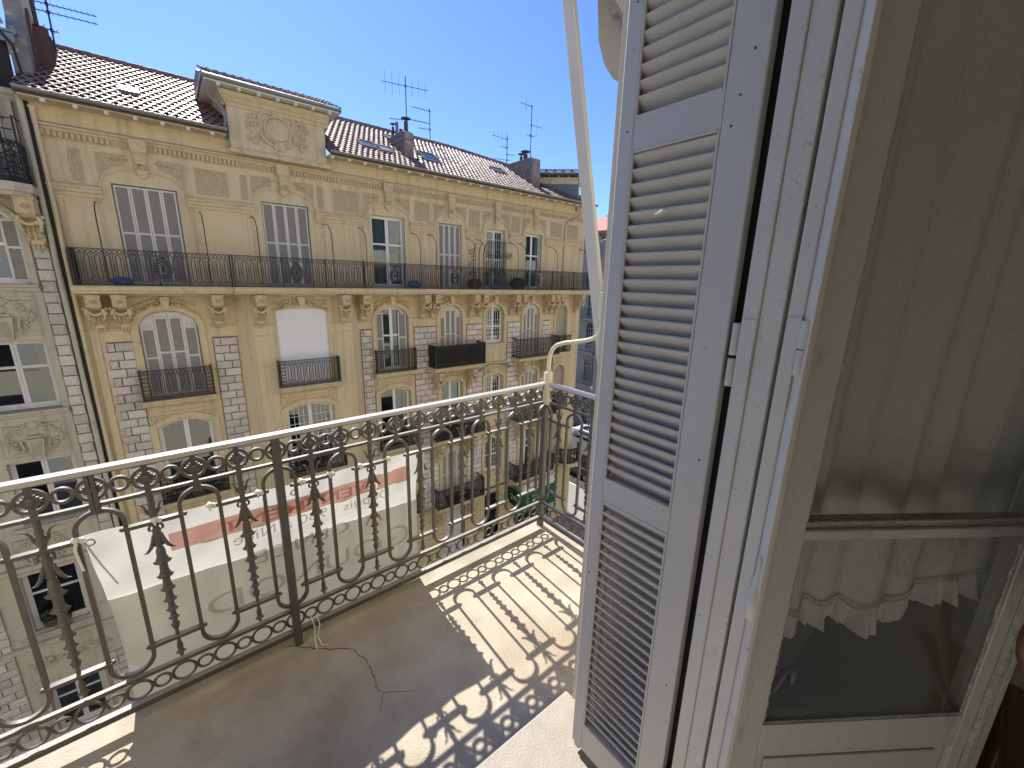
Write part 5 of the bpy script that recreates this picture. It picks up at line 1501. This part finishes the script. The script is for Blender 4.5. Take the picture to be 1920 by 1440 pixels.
# oblong loop: arch at the top, bars, U at the bottom
W2 = .0575
loop = MB(); pts = []
za, zb = .258, .794
pts += [(-W2, 0, za), (-W2, 0, zb)] + [(-W2 * math.cos(PI * i / 14), 0, zb + W2 * math.sin(PI * i / 14)) for i in range(1, 14)] + [(W2, 0, zb), (W2, 0, za)] + [(W2 * math.cos(PI * i / 14), 0, za - W2 * math.sin(PI * i / 14)) for i in range(1, 14)]
loop.tube(pts, .0062, 4, closed=True, ry=.0072, ref=(0, 1, 0))
me_loop = shared(loop, ang=50)
def half_loop(sg):
    m = MB(); pts = [(0, 0, zb + W2)] + [(sg * W2 * math.sin(PI / 2 * i / 7), 0, zb + W2 * math.cos(PI / 2 * i / 7)) for i in range(1, 7)] + [(sg * W2, 0, zb), (sg * W2, 0, za)] + [(sg * W2 * math.cos(PI / 2 * i / 7), 0, za - W2 * math.sin(PI / 2 * i / 7)) for i in range(1, 7)] + [(0, 0, za - W2)]
    m.tube(pts, .0062, 4, ry=.0072, ref=(0, 1, 0)); return shared(m, ang=50)
me_hp, me_hm = half_loop(1), half_loop(-1)
# flower garland
def bell(mb, zt_, h, w, flare=1.0):
    n = 12
    prof = [(w * .22, 0), (w * .46, -h * .10), (w * .60, -h * .32), (w * .62, -h * .62), (w * .76, -h * .86), (w * 1.10 * flare, -h)]
    vs = []
    for i, (r_, z_) in enumerate(prof):
        for j in range(n):
            a = 2 * PI * j / n
            rr = r_ * (1 + (.12 * math.cos(4 * a) if i >= 4 else 0)); zz = z_ + (h * .08 * math.cos(4 * a) if i == 5 else 0)
            vs.append((rr * math.cos(a), rr * math.sin(a) * .55, zt_ + zz))
    vs.append((0, 0, zt_ - h * .7))
    fs = [(i * n + j, i * n + (j + 1) % n, (i + 1) * n + (j + 1) % n, (i + 1) * n + j) for i in range(5) for j in range(n)]
    fs += [(5 * n + j, 5 * n + (j + 1) % n, 6 * n) for j in range(n)] + [tuple(range(n - 1, -1, -1))]
    mb.add(vs, fs)
fl_ = MB()
fl_.lathe([(.0075, .868), (.0095, .855), (.0085, .835), (.011, .83), (.010, .822), (.008, .817), (.013, .805), (.0145, .797), (.012, .786), (.009, .778), (.0095, .745), (.008, .742)], (0, 0, 0), 10, 'z', .75)
for sg in (-1, 1):
    fl_.tube([(sg * .008, 0, .79), (sg * .016, 0, .803), (sg * .019, 0, .822), (sg * .026, 0, .834), (sg * .036, 0, .839)], [.005, .005, .004, .0035, .0015], 6)
    fl_.tube([(sg * .006, 0, .748), (sg * .013, 0, .752), (sg * .0185, 0, .744), (sg * .0175, 0, .733), (sg * .011, 0, .730)], [.003, .004, .0045, .004, .002], 6)
    fl_.tube([(sg * .009, 0, .715), (sg * .0145, -.003, .69), (sg * .023, -.005, .668), (sg * .033, -.006, .656), (sg * .0425, -.007, .654)], [.006, .0065, .006, .0045, .0015], 6, ry=None)
fl_.lathe([(.006, .745), (.0115, .735), (.0135, .70), (.016, .672), (.011, .668)], (0, 0, 0), 12, 'z', .6)
z_ = .668; w_ = .034
bots = (.603, .545, .490, .443, .402, .366, .337)
for zb_, w_ in zip(bots, (.0225, .0205, .0188, .0172, .0155, .014, .0125)):
    bell(fl_, z_, z_ - zb_, w_); z_ = zb_ + .010
fl_.lathe([(.005, z_ + .006), (.012, z_ - .012), (.0105, z_ - .022), (.005, z_ - .034), (.006, z_ - .038), (.0055, .262), (.008, .25), (.010, .238), (.006, .235)], (0, 0, 0), 10, 'z', .7)
bell(fl_, .248, .036, .014)
fl_.lathe([(.008, .215), (.006, .2), (.006, .196)], (0, 0, 0), 8)
me_fl = shared(fl_, ang=60)
xb = MB()
def cross(m, z):
    m.prism([(-.075, z - .0065), (.075, z - .0065), (.08, z - .003), (.08, z + .003), (.075, z + .0065), (-.075, z + .0065), (-.08, z + .003), (-.08, z - .003)], -.0105, .0105)
    for sg in (-1, 1): m.blob((sg * .083, 0, z), .008, .009, .008, 8, 5)
x1, x2 = MB(), MB(); cross(x1, .764); cross(x2, .284)
me_x1, me_x2 = shared(x1), shared(x2)
# knop over each loop, between arch crown and frieze
kn = MB().box(-.012, .012, -.009, .009, .851, .868)
me_kn = shared(kn)
def place(me, name, s_, MX, z=0, rz=0):
    p = MX @ Vector((s_, 0, z)); o = put(name, me, RL, p)
    o.rotation_euler = (0, 0, MX.to_euler().z); return o
def stations(st, MX, sgn, skip_first=True):
    prev = 0.0
    for n, s_ in enumerate(st):
        if s_ < LEFT: break
        k = n + 1
        place(me_bt, 'ring', s_, MX, .9285); place(me_bb, 'ring', s_, MX, .126)
        place(me_ros, 'rosette', s_, MX, .9285)
        mid = (s_ + prev) / 2
        place(me_st, 'ring', mid, MX, .9285); place(me_sb, 'ring', mid, MX, .126)
        prev = s_
        if k % 2 == 1:
            place(me_fl, 'bellflower_garland', s_, MX); place(me_x1, 'crossbar', s_, MX); place(me_x2, 'crossbar', s_, MX)
        else:
            place(me_loop, 'loop_baluster', s_, MX); place(me_kn, 'knop', s_, MX)
stations(st_front, RM, -1)
stations(st_ret, RR, 1)
place(me_hm, 'loop_baluster', 0, RM); place(me_hp, 'loop_baluster', 0, RR)

# ================================================================== AWNING FRAME ON THE CORNER
AW = thing('awning_frame', 'cream painted awning frame with bent rod clamped on the railing corner', 'awning frame', (1.753, 1.797, Z0 + .85))
MB().lathe([(.0, -.736), (.0245, -.736), (.0262, -.731), (.0262, -.537), (.0245, -.534), (.0, -.534)], (1.748, 1.778, 0), 18).obj('sleeve', 'awning_cream', AW, smooth=40)
rod = [(1.748, 1.778, -.56), (1.748, 1.778, -.47), (1.749, 1.772, -.425), (1.75, 1.752, -.385), (1.752, 1.72, -.358), (1.755, 1.66, -.338), (1.757, 1.58, -.322), (1.758, 1.50, -.304), (1.76, 1.455, -.288), (1.76, 1.425, -.262), (1.76, 1.412, -.225), (1.76, 1.408, -.19)]
MB().tube(rod, .0125, 10).obj('bent_rod', 'awning_cream', AW, smooth=60)
MB().box(1.743, 1.777, 1.392, 1.424, -.21, -.04).obj('joint_block', 'awning_cream', AW, bevel=.004)
MB().tube([(1.76, 1.405, -.05), (1.76, 1.402, 2.4)], .0125, 10).obj('upright', 'awning_cream', AW, smooth=60)
a = Vector((1.765, 1.37, -.45)); b = Vector((1.765, 1.825, 1.62))
d_ = (b - a).normalized(); L_ = (b - a).length
yx = d_.cross(Vector((1, 0, 0))).normalized(); xx_ = yx.cross(d_)
rot = Matrix(((xx_.x, yx.x, d_.x, 0), (xx_.y, yx.y, d_.y, 0), (xx_.z, yx.z, d_.z, 0), (0, 0, 0, 1)))
MB().obox(Matrix.Translation((a + b) / 2) @ rot, .014, .036, L_ / 2).obj('folding_arm', 'awning_paint', AW, bevel=.004)
MB().box(1.70, 1.95, 1.45, 1.85, 1.50, 1.58).obj('arm_bracket', 'awning_cream', AW, bevel=.006)

# ================================================================== BANNER
BN = thing('banner', 'white cloth banner tied outside the railing, its red and grey print showing through reversed', 'banner', (.3, 1.83, Z0 + .4))
SB0, SB1 = -2.078, -.875
def banner_pt(u, v, off=0.0):
    """u 0..1 left to right, v metres below the top edge"""
    s_ = SB0 + (SB1 - SB0) * u
    sag = .012 * math.sin(PI * u) + .006 * math.sin(3 * PI * u)
    zt_ = .762 - .004 * u - sag * .5
    if v < .05 and False: pass
    inn = .006 * math.sin(u * 9 + v * 3) + .010 * math.sin(u * 4 + 1) * min(1, v * 2)
    edge = 0
    if u < .02: s_ += .012 * min(1, v / .5) + .03 * max(0, v - .5) * .2
    s_ -= .05 * max(0, 1 - u) * 0
    wr = .0035 * math.sin(u * 46 + v * 30) * math.exp(-((v - .1) * 4) ** 2) + .003 * math.sin(u * 23 - v * 17 + 2 * math.sin(u * 7)) + .0025 * math.sin(v * 41 + u * 11)
    y = .036 + inn + .03 * v + wr + off
    return RM @ Vector((s_ + .04 * (u - .5) * 0, y, zt_ - v))
bn = MB(); nu, nv = 60, 34; VL = 1.02
vs = []
for j in range(nv + 1):
    for i in range(nu + 1):
        u = i / nu; v = VL * j / nv
        # edges pull in at mid height
        uu = u + .014 * math.sin(PI * min(1, v / .9)) * (1 - 2 * u)
        vs.append(banner_pt(uu, v))
bn.add(vs, [(j * (nu + 1) + i, j * (nu + 1) + i + 1, (j + 1) * (nu + 1) + i + 1, (j + 1) * (nu + 1) + i) for j in range(nv) for i in range(nu)])
bn.obj('cloth', 'banner_cloth', BN, smooth=80)
bn = MB(); vs = []; nv2 = 24
for j in range(nv2 + 1):
    for i in range(nu + 1):
        u = i / nu; v = .265 + (VL - .265) * j / nv2
        uu = u + .014 * math.sin(PI * min(1, v / .9)) * (1 - 2 * u)
        vs.append(banner_pt(uu, v, .006))
bn.add(vs, [(j * (nu + 1) + i, j * (nu + 1) + i + 1, (j + 1) * (nu + 1) + i + 1, (j + 1) * (nu + 1) + i) for j in range(nv2) for i in range(nu)])
bn.obj('folded_hem', 'banner_cloth', BN, smooth=80)
# print showing through, reversed as seen from the balcony; text meshes are laid on the cloth
def banner_text(body, size, uc, v, m, off=-.0016, name='lettering', wscale=1.0, bold=False, me=None):
    me = me or text_mesh(body, size, 0, bold)
    bm = bmesh.new(); bm.from_mesh(me)
    bmesh.ops.triangulate(bm, faces=bm.faces)
    for _ in range(2):
        bmesh.ops.subdivide_edges(bm, edges=[e for e in bm.edges if e.calc_length() > .05], cuts=1)
        bmesh.ops.triangulate(bm, faces=bm.faces)
    bm.to_mesh(me); bm.free()
    Wb = SB1 - SB0
    for vt in me.vertices:
        u = uc - vt.co.x * wscale / Wb       # reversed
        vt.co = banner_pt(u, v - vt.co.y, off)
    me.materials.clear(); me.materials.append(MATS[m]); me['rc'] = 1
    return put(name, me, BN)
def banner_quad(u0, u1, v0, v1, m, off, name):
    q = MB(); n = 40; vs = []
    for i in range(n + 1):
        u = u0 + (u1 - u0) * i / n
        vs += [banner_pt(u, v0, off), banner_pt(u, v1, off)]
    q.add(vs, [(2 * i, 2 * i + 1, 2 * i + 3, 2 * i + 2) for i in range(n)]); return q.obj(name, m, BN)
def band_mesh(body, size, w, h, wscale):
    cu = bpy.data.curves.new('letters', 'FONT'); cu.body = body; cu.size = size; cu.align_x = 'CENTER'; cu.offset = size * .012
    o = bpy.data.objects.new('letters', cu); COL.objects.link(o)
    dg = bpy.context.evaluated_depsgraph_get()
    c2 = o.evaluated_get(dg).to_curve(dg).copy(); c2.dimensions = '2D'; c2.fill_mode = 'BOTH'
    sp = c2.splines.new('POLY'); sp.points.add(3); sp.use_cyclic_u = True
    for p, (x, y) in zip(sp.points, ((-w / wscale, -size * .17), (w / wscale, -size * .17), (w / wscale, h - size * .17), (-w / wscale, h - size * .17))): p.co = (x, y, 0, 1)
    o2 = bpy.data.objects.new('letters2', c2); COL.objects.link(o2)
    dg = bpy.context.evaluated_depsgraph_get()
    me = bpy.data.meshes.new_from_object(o2.evaluated_get(dg))
    bpy.data.objects.remove(o); bpy.data.objects.remove(o2)
    return me
banner_text('EVENEMENT', .066, .565, .138, 'print_red', -.0014, 'red_band', wscale=1.75, me=band_mesh('EVENEMENT', .066, .47, .076, 1.75))
banner_text('Depuis 1980 à Nice', .066, .60, .205, 'print_grey', wscale=1.25)
banner_quad(.27, .90, .222, .2235, 'print_grey', -.0012, 'rule')
banner_text('A', .105, .80, .32, 'print_red', wscale=1.3)
banner_text('GENCE', .085, .54, .32, 'print_grey', wscale=1.45)
banner_text('G', .15, .90, .49, 'print_cloth', wscale=1.2)
banner_text('OUNOD', .125, .53, .49, 'print_grey_faint', wscale=1.5)
# eyelet and tie strings
e = RM @ Vector((-1.455, .027, .715))
MB().ring(e, .011, .0028, 14, 5).obj('eyelet', 'alloy', BN, smooth=60)
e = RM @ Vector((-2.06, .024, .738)); MB().ring(e, .011, .0028, 14, 5).obj('eyelet', 'alloy', BN, smooth=60)
def knot(s_, z):
    c = RM @ Vector((s_, 0, z)); m = MB()
    m.blob(c + Vector((0, -.008, .008)), .013, .012, .010, 8, 5); m.blob(c + Vector((.012, -.004, .001)), .009, .011, .011, 8, 5)
    m.ring(c, .014, .004, 10, 5, axis='x'); return m.obj('tie_knot', 'string', BN, smooth=60)
for s_ in (-2.09, -1.90, -1.745, -1.59, -1.435, -1.32, -1.19, -1.06): knot(s_ + .005, .766)
def cord(pts, r=.0022): return MB().tube([RM @ Vector(p) for p in pts], r, 5).obj('tie_string', 'string', BN, smooth=60)
cord([(-2.085, -.012, .77), (-2.09, -.014, .74), (-2.087, -.012, .70), (-2.083, -.014, .665)], .004)
cord([(-2.07, .015, .75), (-2.06, .02, .70), (-2.045, .024, .64), (-2.02, .024, .56)], .003)
cord([(-1.448, -.01, .112), (-1.44, -.02, .06), (-1.45, -.05, .02), (-1.455, -.095, .003)], .0025)
cord([(-1.44, -.01, .10), (-1.425, -.02, .105), (-1.42, -.03, .07), (-1.438, -.05, .03), (-1.43, -.08, .004), (-1.41, -.10, .004)], .0025)
cord([(-.868, -.012, .76), (-.872, -.014, .70), (-.87, -.012, .64)], .003)

# ================================================================== FOLDING SHUTTER
SX = .88
SH = thing('louvred_shutter', 'tall grey painted louvred shutter folded open beside the balcony door', 'shutter', (SX, .37, Z0))
T_ = .028
ya, yb, yla, ylb = .379, .697, .450, .655
zbot, ztop_ = -1.53, 1.12
def sbox(name, y0, y1, z0, z1, x0=SX, x1=SX + T_, bev=.003): return MB().box(x0, x1, y0, y1, z0, z1).obj(name, 'shutter_near', SH, bevel=bev)
sbox('stile', ya, yla, zbot, ztop_); sbox('stile', ylb, yb, zbot, ztop_)
panels = [(-1.425, -.597), (-.532, .302), (.368, 1.05)]
for z0, z1 in ((zbot, -1.425), (-.597, -.532), (.302, .368), (1.05, ztop_)): sbox('rail', yla + .0005, ylb - .0005, z0, z1, SX + .0008, SX + T_ - .001, .0)
# sloping slats: near edge high, far edge low
sl = MB()
def slat_profile():
    p = []
    # rounded board 46 mm wide, 7 mm thick; slopes down away from the room
    L_s, t_s, an = .050, .0075, R(-52)
    pts = [(-L_s / 2, 0), (-L_s / 2 + .002, t_s / 2), (L_s / 2 - .002, t_s / 2), (L_s / 2, 0), (L_s / 2 - .002, -t_s / 2), (-L_s / 2 + .002, -t_s / 2)]
    for x, z in pts:
        p.append((x * math.cos(an) - z * math.sin(an), x * math.sin(an) + z * math.cos(an)))
    return p
sp_ = slat_profile()
n = len(sp_); vs = [(x, yla + .001, z) for x, z in sp_] + [(x, ylb - .001, z) for x, z in sp_]
sl.add(vs, [tuple(range(n)), tuple(range(2 * n - 1, n - 1, -1))] + [(i, i + n, (i + 1) % n + n, (i + 1) % n) for i in range(n)])
me_sl = sl.mesh('slat', 'shutter_near'); recalc(me_sl); me_sl['rc'] = 1
for z0, z1 in panels:
    z = z0 + .026; 
    while z < z1 - .012:
        o = put('slat', me_sl, SH, (SX + .0175, 0, z), bevel=.0022); o.rotation_euler = (0, random.uniform(-.02, .02), 0)
        z += .0312
    for y0, y1 in ((yla, yla + .006), (ylb - .006, ylb)): MB().box(SX - .001, SX + .006, y0, y1, z0, z1).obj('bead', 'shutter_near', SH, bevel=.002)
    MB().box(SX - .001, SX + .008, yla + .006, ylb - .006, z0, z0 + .006).obj('bead', 'shutter_near', SH, bevel=.002)
    MB().box(SX - .001, SX + .006, yla + .006, ylb - .006, z1 - .006, z1).obj('bead', 'shutter_near', SH, bevel=.002)
# chipped slat with a bit of bare wood, nail heads
MB().tube([(SX - .0045, .575, .155), (SX - .007, .555, .159), (SX - .004, .545, .160)], [.003, .005, .002], 6, ry=.0015).obj('chip', 'string', SH)
nh = MB()
for (y, z) in ((.672, .345), (.405, .42), (.42, .35), (.40, -.38), (.68, -.85), (.40, -1.02), (.43, .30), (.672, .60)): nh.lathe([(0, -.0014), (.0022, -.001), (.003, .0008)], (SX, y, z), 8, 'x')
nh.obj('nail_head', 'rust_metal', SH, stuff=True)
MB().box(SX + .004, SX + .03, .668, .69, zbot - .022, zbot + .001).obj('foot_peg', 'shutter_near', SH, bevel=.003)
# second leaf folded behind the first
S2 = thing('louvred_shutter', 'second louvred leaf folded flat behind the grey shutter, only its sunlit edge showing', 'shutter', (SX + .05, .37, Z0))
x2 = SX + .044
for (y0, y1, m_) in ((.40, yla, 'shutter_near'), (ylb, yb + .004, 'awning_cream')): MB().box(x2, x2 + T_, y0, y1, zbot, ztop_).obj('stile', m_, S2, bevel=.003)
for z0, z1 in ((zbot, -1.425), (-.597, -.532), (.302, .368), (1.05, ztop_)): MB().box(x2 + .001, x2 + T_ - .001, yla, ylb, z0, z1).obj('rail', 'shutter_near', S2)
for z0, z1 in panels:
    z = z0 + .026
    while z < z1 - .012:
        o = put('slat', me_sl, S2, (x2 + .0175, 0, z)); o.rotation_euler = (0, R(32), 0); z += .0312

# ================================================================== DOOR FRAME (JAMB)
FR = thing('door_frame', 'white painted wooden door frame with hinge grooves between shutter and glazed door', 'door frame', (SX, .3, Z0))
def jam(name, y0, y1, x0, x1, m='frame_near', bev=.0025): return MB().box(x0, x1, y0, y1, Z0 + .03, 1.3).obj(name, m, FR, bevel=bev)
jam('jamb_strip', .324, .3545, SX - .004, 1.02); jam('jamb_strip', .2845, .3238, SX + .0, 1.02); jam('jamb_strip', .2775, .2843, SX + .02, 1.02)
jam('jamb_strip', .2515, .2773, SX - .001, 1.02); jam('jamb_strip', .2358, .2513, SX + .012, 1.02)
jam('hinge_gap_shade', .3547, .399, SX + .035, 1.02, 'interior_dark')  # dark fill painted in for the shade of the gap beside the shutter
MB().box(-.75, 1.02, .25, .40, 1.3, 1.36).obj('head', 'frame_near', FR)
# long hinge rods and knuckles in the groove
MB().tube([(SX + .004, .2435, -.21), (SX + .004, .2435, 1.28)], .0062, 10).obj('hinge_rod', 'frame_near', FR, smooth=60)
MB().tube([(SX + .004, .2435, -1.5), (SX + .004, .2435, -.86), ], .0062, 10).obj('hinge_rod', 'frame_near', FR, smooth=60)
MB().tube([(SX + .004, .2435, -.84), (SX + .004, .2435, -.23)], .0062, 10).obj('hinge_rod', 'frame_near', FR, smooth=60)
for z0, z1, r_ in ((-.105, -.055, .0095), (-.155, -.108, .009)): MB().tube([(SX, .2435, z0), (SX, .2435, z1)], r_, 12).obj('hinge_knuckle', 'frame_near', FR, smooth=60, bevel=.001)
MB().lathe([(.0, -.095), (.009, -.09), (.0125, -.05), (.0115, -.02), (.007, -.008), (.009, .0), (.006, .02), (.0065, .06), (0, .07)], (SX - .002, .2435, -.60), 12).obj('hinge_knuckle', 'frame_near', FR, smooth=60)
for z0, z1 in ((-.135, -.07), (-.20, -.142), (-1.36, -1.30), (-1.43, -1.37)): MB().tube([(SX + .004, .3635, z0), (SX + .004, .3635, z1)], .0085, 10).obj('hinge_knuckle', 'frame_near', FR, smooth=60, bevel=.001)
for z0 in (-.21, -1.44): MB().box(SX - .006, SX - .0035, .325, .352, z0, z0 + .15).obj('hinge_plate', 'frame_near', FR, bevel=.001)
for z0 in (-.17, ): MB().box(SX - .0035, SX - .001, .252, .276, z0 - .05, z0 + .12).obj('hinge_plate', 'frame_near', FR, bevel=.001)
pc = MB()
for _ in range(70):
    y = random.choice([random.uniform(.326, .35), random.uniform(.287, .32), random.uniform(.254, .275)]); z = random.uniform(-1.2, .55)
    x = SX - .004 if y > .324 else SX - .0005
    pc.blob((x, y, z), .0012, random.uniform(.001, .003), random.uniform(.001, .004), 6, 4)
pc.obj('paint_blister', 'frame_near', FR, stuff=True)

# ================================================================== GLAZED DOOR LEAF, OPENED INTO THE ROOM
GD = thing('glazed_door', 'greenish white glazed door leaf swung inward, lace curtain behind its panes', 'door', (SX, .215, Z0))
H0 = Vector((SX, .2335, 0)); dd = Vector((.815, -.579, 0)).normalized()
GM = Matrix(((dd.x, .579, 0, H0.x), (dd.y, .815, 0, H0.y), (0, 0, 1, 0), (0, 0, 0, 1)))   # local x along the leaf, y away from camera
def gbox(name, s0, s1, d0, d1, z0, z1, m='leaf_paint', bev=.002): return MB().box(s0, s1, d0, d1, z0, z1).xf(GM).obj(name, m, GD, bevel=bev)
DT = .042
gbox('hinge_edge', -.008, .005, -.006, DT, -1.54, 1.25, 'frame_near', .002)
gbox('stile', .0052, .070, 0, DT, -1.54, 1.25)
gbox('stile', .575, .640, 0, DT, -1.54, 1.25)
gbox('astragal', .606, .622, -.012, -.0005, -1.54, 1.25, 'putty'); gbox('astragal', .640, .655, -.004, DT + .01, -1.54, 1.25); 
gbox('rail', .0705, .5745, .0005, DT - .0005, -1.075, -.985); gbox('rail', .0705, .5745, .0005, DT - .0005, -1.54, -1.42)
gbox('transom', .0705, .5745, -.002, DT - .001, -.494, -.474); gbox('transom', .0705, .5745, .006, DT - .001, -.4738, -.462, 'putty')
gbox('rail', .0705, .5745, .0005, DT - .0005, 1.15, 1.25)
# lower solid panel with a bead
gbox('panel', .0705, .5745, .014, .026, -1.4198, -1.0752); gbox('raised_field', .10, .545, .007, .0138, -1.395, -1.10, bev=.004)
gbox('bead', .0705, .5745, .002, .0095, -1.0850, -1.0752)
# uneven putty lines
def putty(s0, s1, z0, z1, vert):
    n = 60; pts = []; rr = []
    for i in range(n + 1):
        t = i / n
        pts.append(GM @ Vector((s0 + (s1 - s0) * t + (random.uniform(-.0012, .0012) if vert else 0), .006, z0 + (z1 - z0) * t + (0 if vert else random.uniform(-.001, .001)))))
        rr.append(random.uniform(.0018, .0042))
    return MB().tube(pts, rr, 6).obj('putty_line', 'putty', GD, smooth=70)
putty(.0735, .0735, -.46, 1.15, True); putty(.0735, .0735, -.985, -.495, True); putty(.5715, .5715, -.985, -.495, True); putty(.5715, .5715, -.46, 1.15, True)
putty(.0735, .5715, -.9825, -.9825, False); putty(.0735, .5715, -.459, -.459, False); putty(.0735, .5715, -.497, -.497, False)
gbox('pane', .071, .574, .010, .013, -.462, 1.15, 'glass_near', 0); gbox('pane', .071, .574, .010, .013, -.985, -.494, 'glass_near', 0)
# latch arm and bracket seen low through the glass
tt = MB().tube([GM @ Vector((.115, .06, -1.0)), GM @ Vector((.15, .06, -.90)), GM @ Vector((.165, .06, -.892)), GM @ Vector((.175, .06, -.905)), GM @ Vector((.172, .06, -.93))], .008, 8).xf(Matrix.Identity(4))
tt.obj('latch_arm', 'zinc', GD, smooth=60)

# lace curtain behind the leaf
def hem(s_):      # height of the curtain's lower edge, gathered upwards to the right
    return -.735 + .10 * max(0, (s_ - .30) / .35) ** 1.2 + .008 * math.sin(s_ * 75)
cu = MB(); nS, nZ = 150, 44; vs = []
def fold(s_, t): 
    return .085 + .016 * math.sin(s_ * 31 + .9 * math.sin(s_ * 9)) * (1 - .2 * t) + .010 * math.sin(s_ * 67 + 1.1) + .004 * math.sin(t * 9 + s_ * 20)
for j in range(nZ + 1):
    t = j / nZ
    for i in range(nS + 1):
        s_ = -.02 + .80 * i / nS
        zb_ = hem(s_); z = 1.2 + (zb_ - 1.2) * t
        spread = s_ + (.10 * (1 - t)) * (s_ - .3) * .6
        vs.append(GM @ Vector((spread, fold(s_, t), z)))
cu.add(vs, [(j * (nS + 1) + i, j * (nS + 1) + i + 1, (j + 1) * (nS + 1) + i + 1, (j + 1) * (nS + 1) + i) for j in range(nZ) for i in range(nS)])
CU = thing('lace_curtain', 'thin grey white lace curtain with ruffled hem hanging behind the glazed door', 'curtain', tuple(GM @ Vector((.35, .08, 1.2))))
cu.obj('cloth', 'lace', CU, smooth=80)
rf = MB(); nR = 420; vs = []
for i in range(nR + 1):
    s_ = -.02 + .80 * i / nR; zb_ = hem(s_); t1 = 1.0
    for k, (dz, amp) in enumerate(((.006, .002), (0, .005), (-.022, .010), (-.044, .015), (-.058 - .006 * math.sin(s_ * 60 + 1), .019))):
        y = fold(s_, 1) - .003 + amp * (math.sin(s_ * 170 + 2.2 * math.sin(s_ * 31)) + .45 * math.sin(s_ * 330 + 1.7 * math.sin(s_ * 53))) * (.6 + .4 * math.sin(s_ * 23 + 1))
        vs.append(GM @ Vector((s_ + .004 * math.sin(s_ * 173) * k / 4, y, zb_ + dz)))
rf.add(vs, [(5 * i + k, 5 * i + k + 1, 5 * i + k + 6, 5 * i + k + 5) for i in range(nR) for k in range(4)])
rf.obj('ruffle', 'lace', CU, smooth=80)
for dz in (.0, .012):
    MB().tube([GM @ Vector((-.02 + .80 * i / 160, fold(-.02 + .80 * i / 160, 1) - .004, hem(-.02 + .80 * i / 160) + dz)) for i in range(161)], .0016, 4).obj('gathering_tape', 'lace', CU)

# ================================================================== ROOM
RO = thing('living_room', 'dark interior of the room behind the open glazed door', 'room', (0, -2, Z0))
MB().box(1.02, 3.6, .34, .399, Z0, 1.6).box(-3.2, -.75, .34, .399, Z0, 1.6).box(-3.2, 3.6, -5.0, -4.9, Z0, 1.6).box(3.5, 3.6, -4.9, .34, Z0, 1.6).box(-3.2, -3.1, -4.9, .34, Z0, 1.6).obj('wall', 'room_wall', RO)
MB().box(-3.2, 3.6, -5.0, -.03, Z0 - .05, Z0 + .01).box(.92, 3.6, -.03, .34, Z0 - .05, Z0 + .01).box(-3.2, -.76, -.03, .34, Z0 - .05, Z0 + .01).obj('floor', 'room_floor', RO)
MB().box(-3.2, 3.6, -5.0, .399, 1.6, 1.7).box(-.75, 1.02, .25, .399, 1.37, 1.6).obj('ceiling', 'room_wall', RO)
# chair whose wooden back just enters the frame
CH = thing('wooden_chair', 'glossy brown wooden chair back at the right edge of the view', 'chair', (1.5, -.25, Z0))
cx, cy = 1.225, -.185
ov = [(cx + .10 * math.cos(a) * .78, cy - .10 * math.cos(a) * .62, -.615 + .105 * math.sin(a)) for a in [2 * PI * i / 28 for i in range(28)]]
MB().tube(ov, .013, 10, closed=True).obj('backrest', 'chair_wood', CH, smooth=60)
MB().tube([ov[0], (ov[0][0] + .05, ov[0][1] - .02, -.9), (ov[0][0] + .14, ov[0][1] - .04, Z0 + .45)], .016, 10).obj('back_post', 'chair_wood', CH, smooth=60)
pd = MB(); pd.add([(cx, cy + .0, -.615)] + [(cx + (p[0] - cx) * .9, cy + (p[1] - cy) * .9, -.615 + (p[2] + .615) * .9) for p in ov], [(0, k + 1, (k + 1) % 28 + 1) for k in range(28)])
pd.obj('back_pad', 'iron', CH)
MB().box(cx + .2, cx + .62, cy - .45, cy + .0, Z0 + .42, Z0 + .45).obj('seat', 'chair_wood', CH, bevel=.01)
for lx, ly in ((0, -.02), (.33, -.02), (0, -.45), (.33, -.45)): MB().lathe([(.014, 0), (.02, .42)], (cx + .3 + lx, cy + ly, Z0), 10).obj('leg', 'chair_wood', CH, smooth=60)
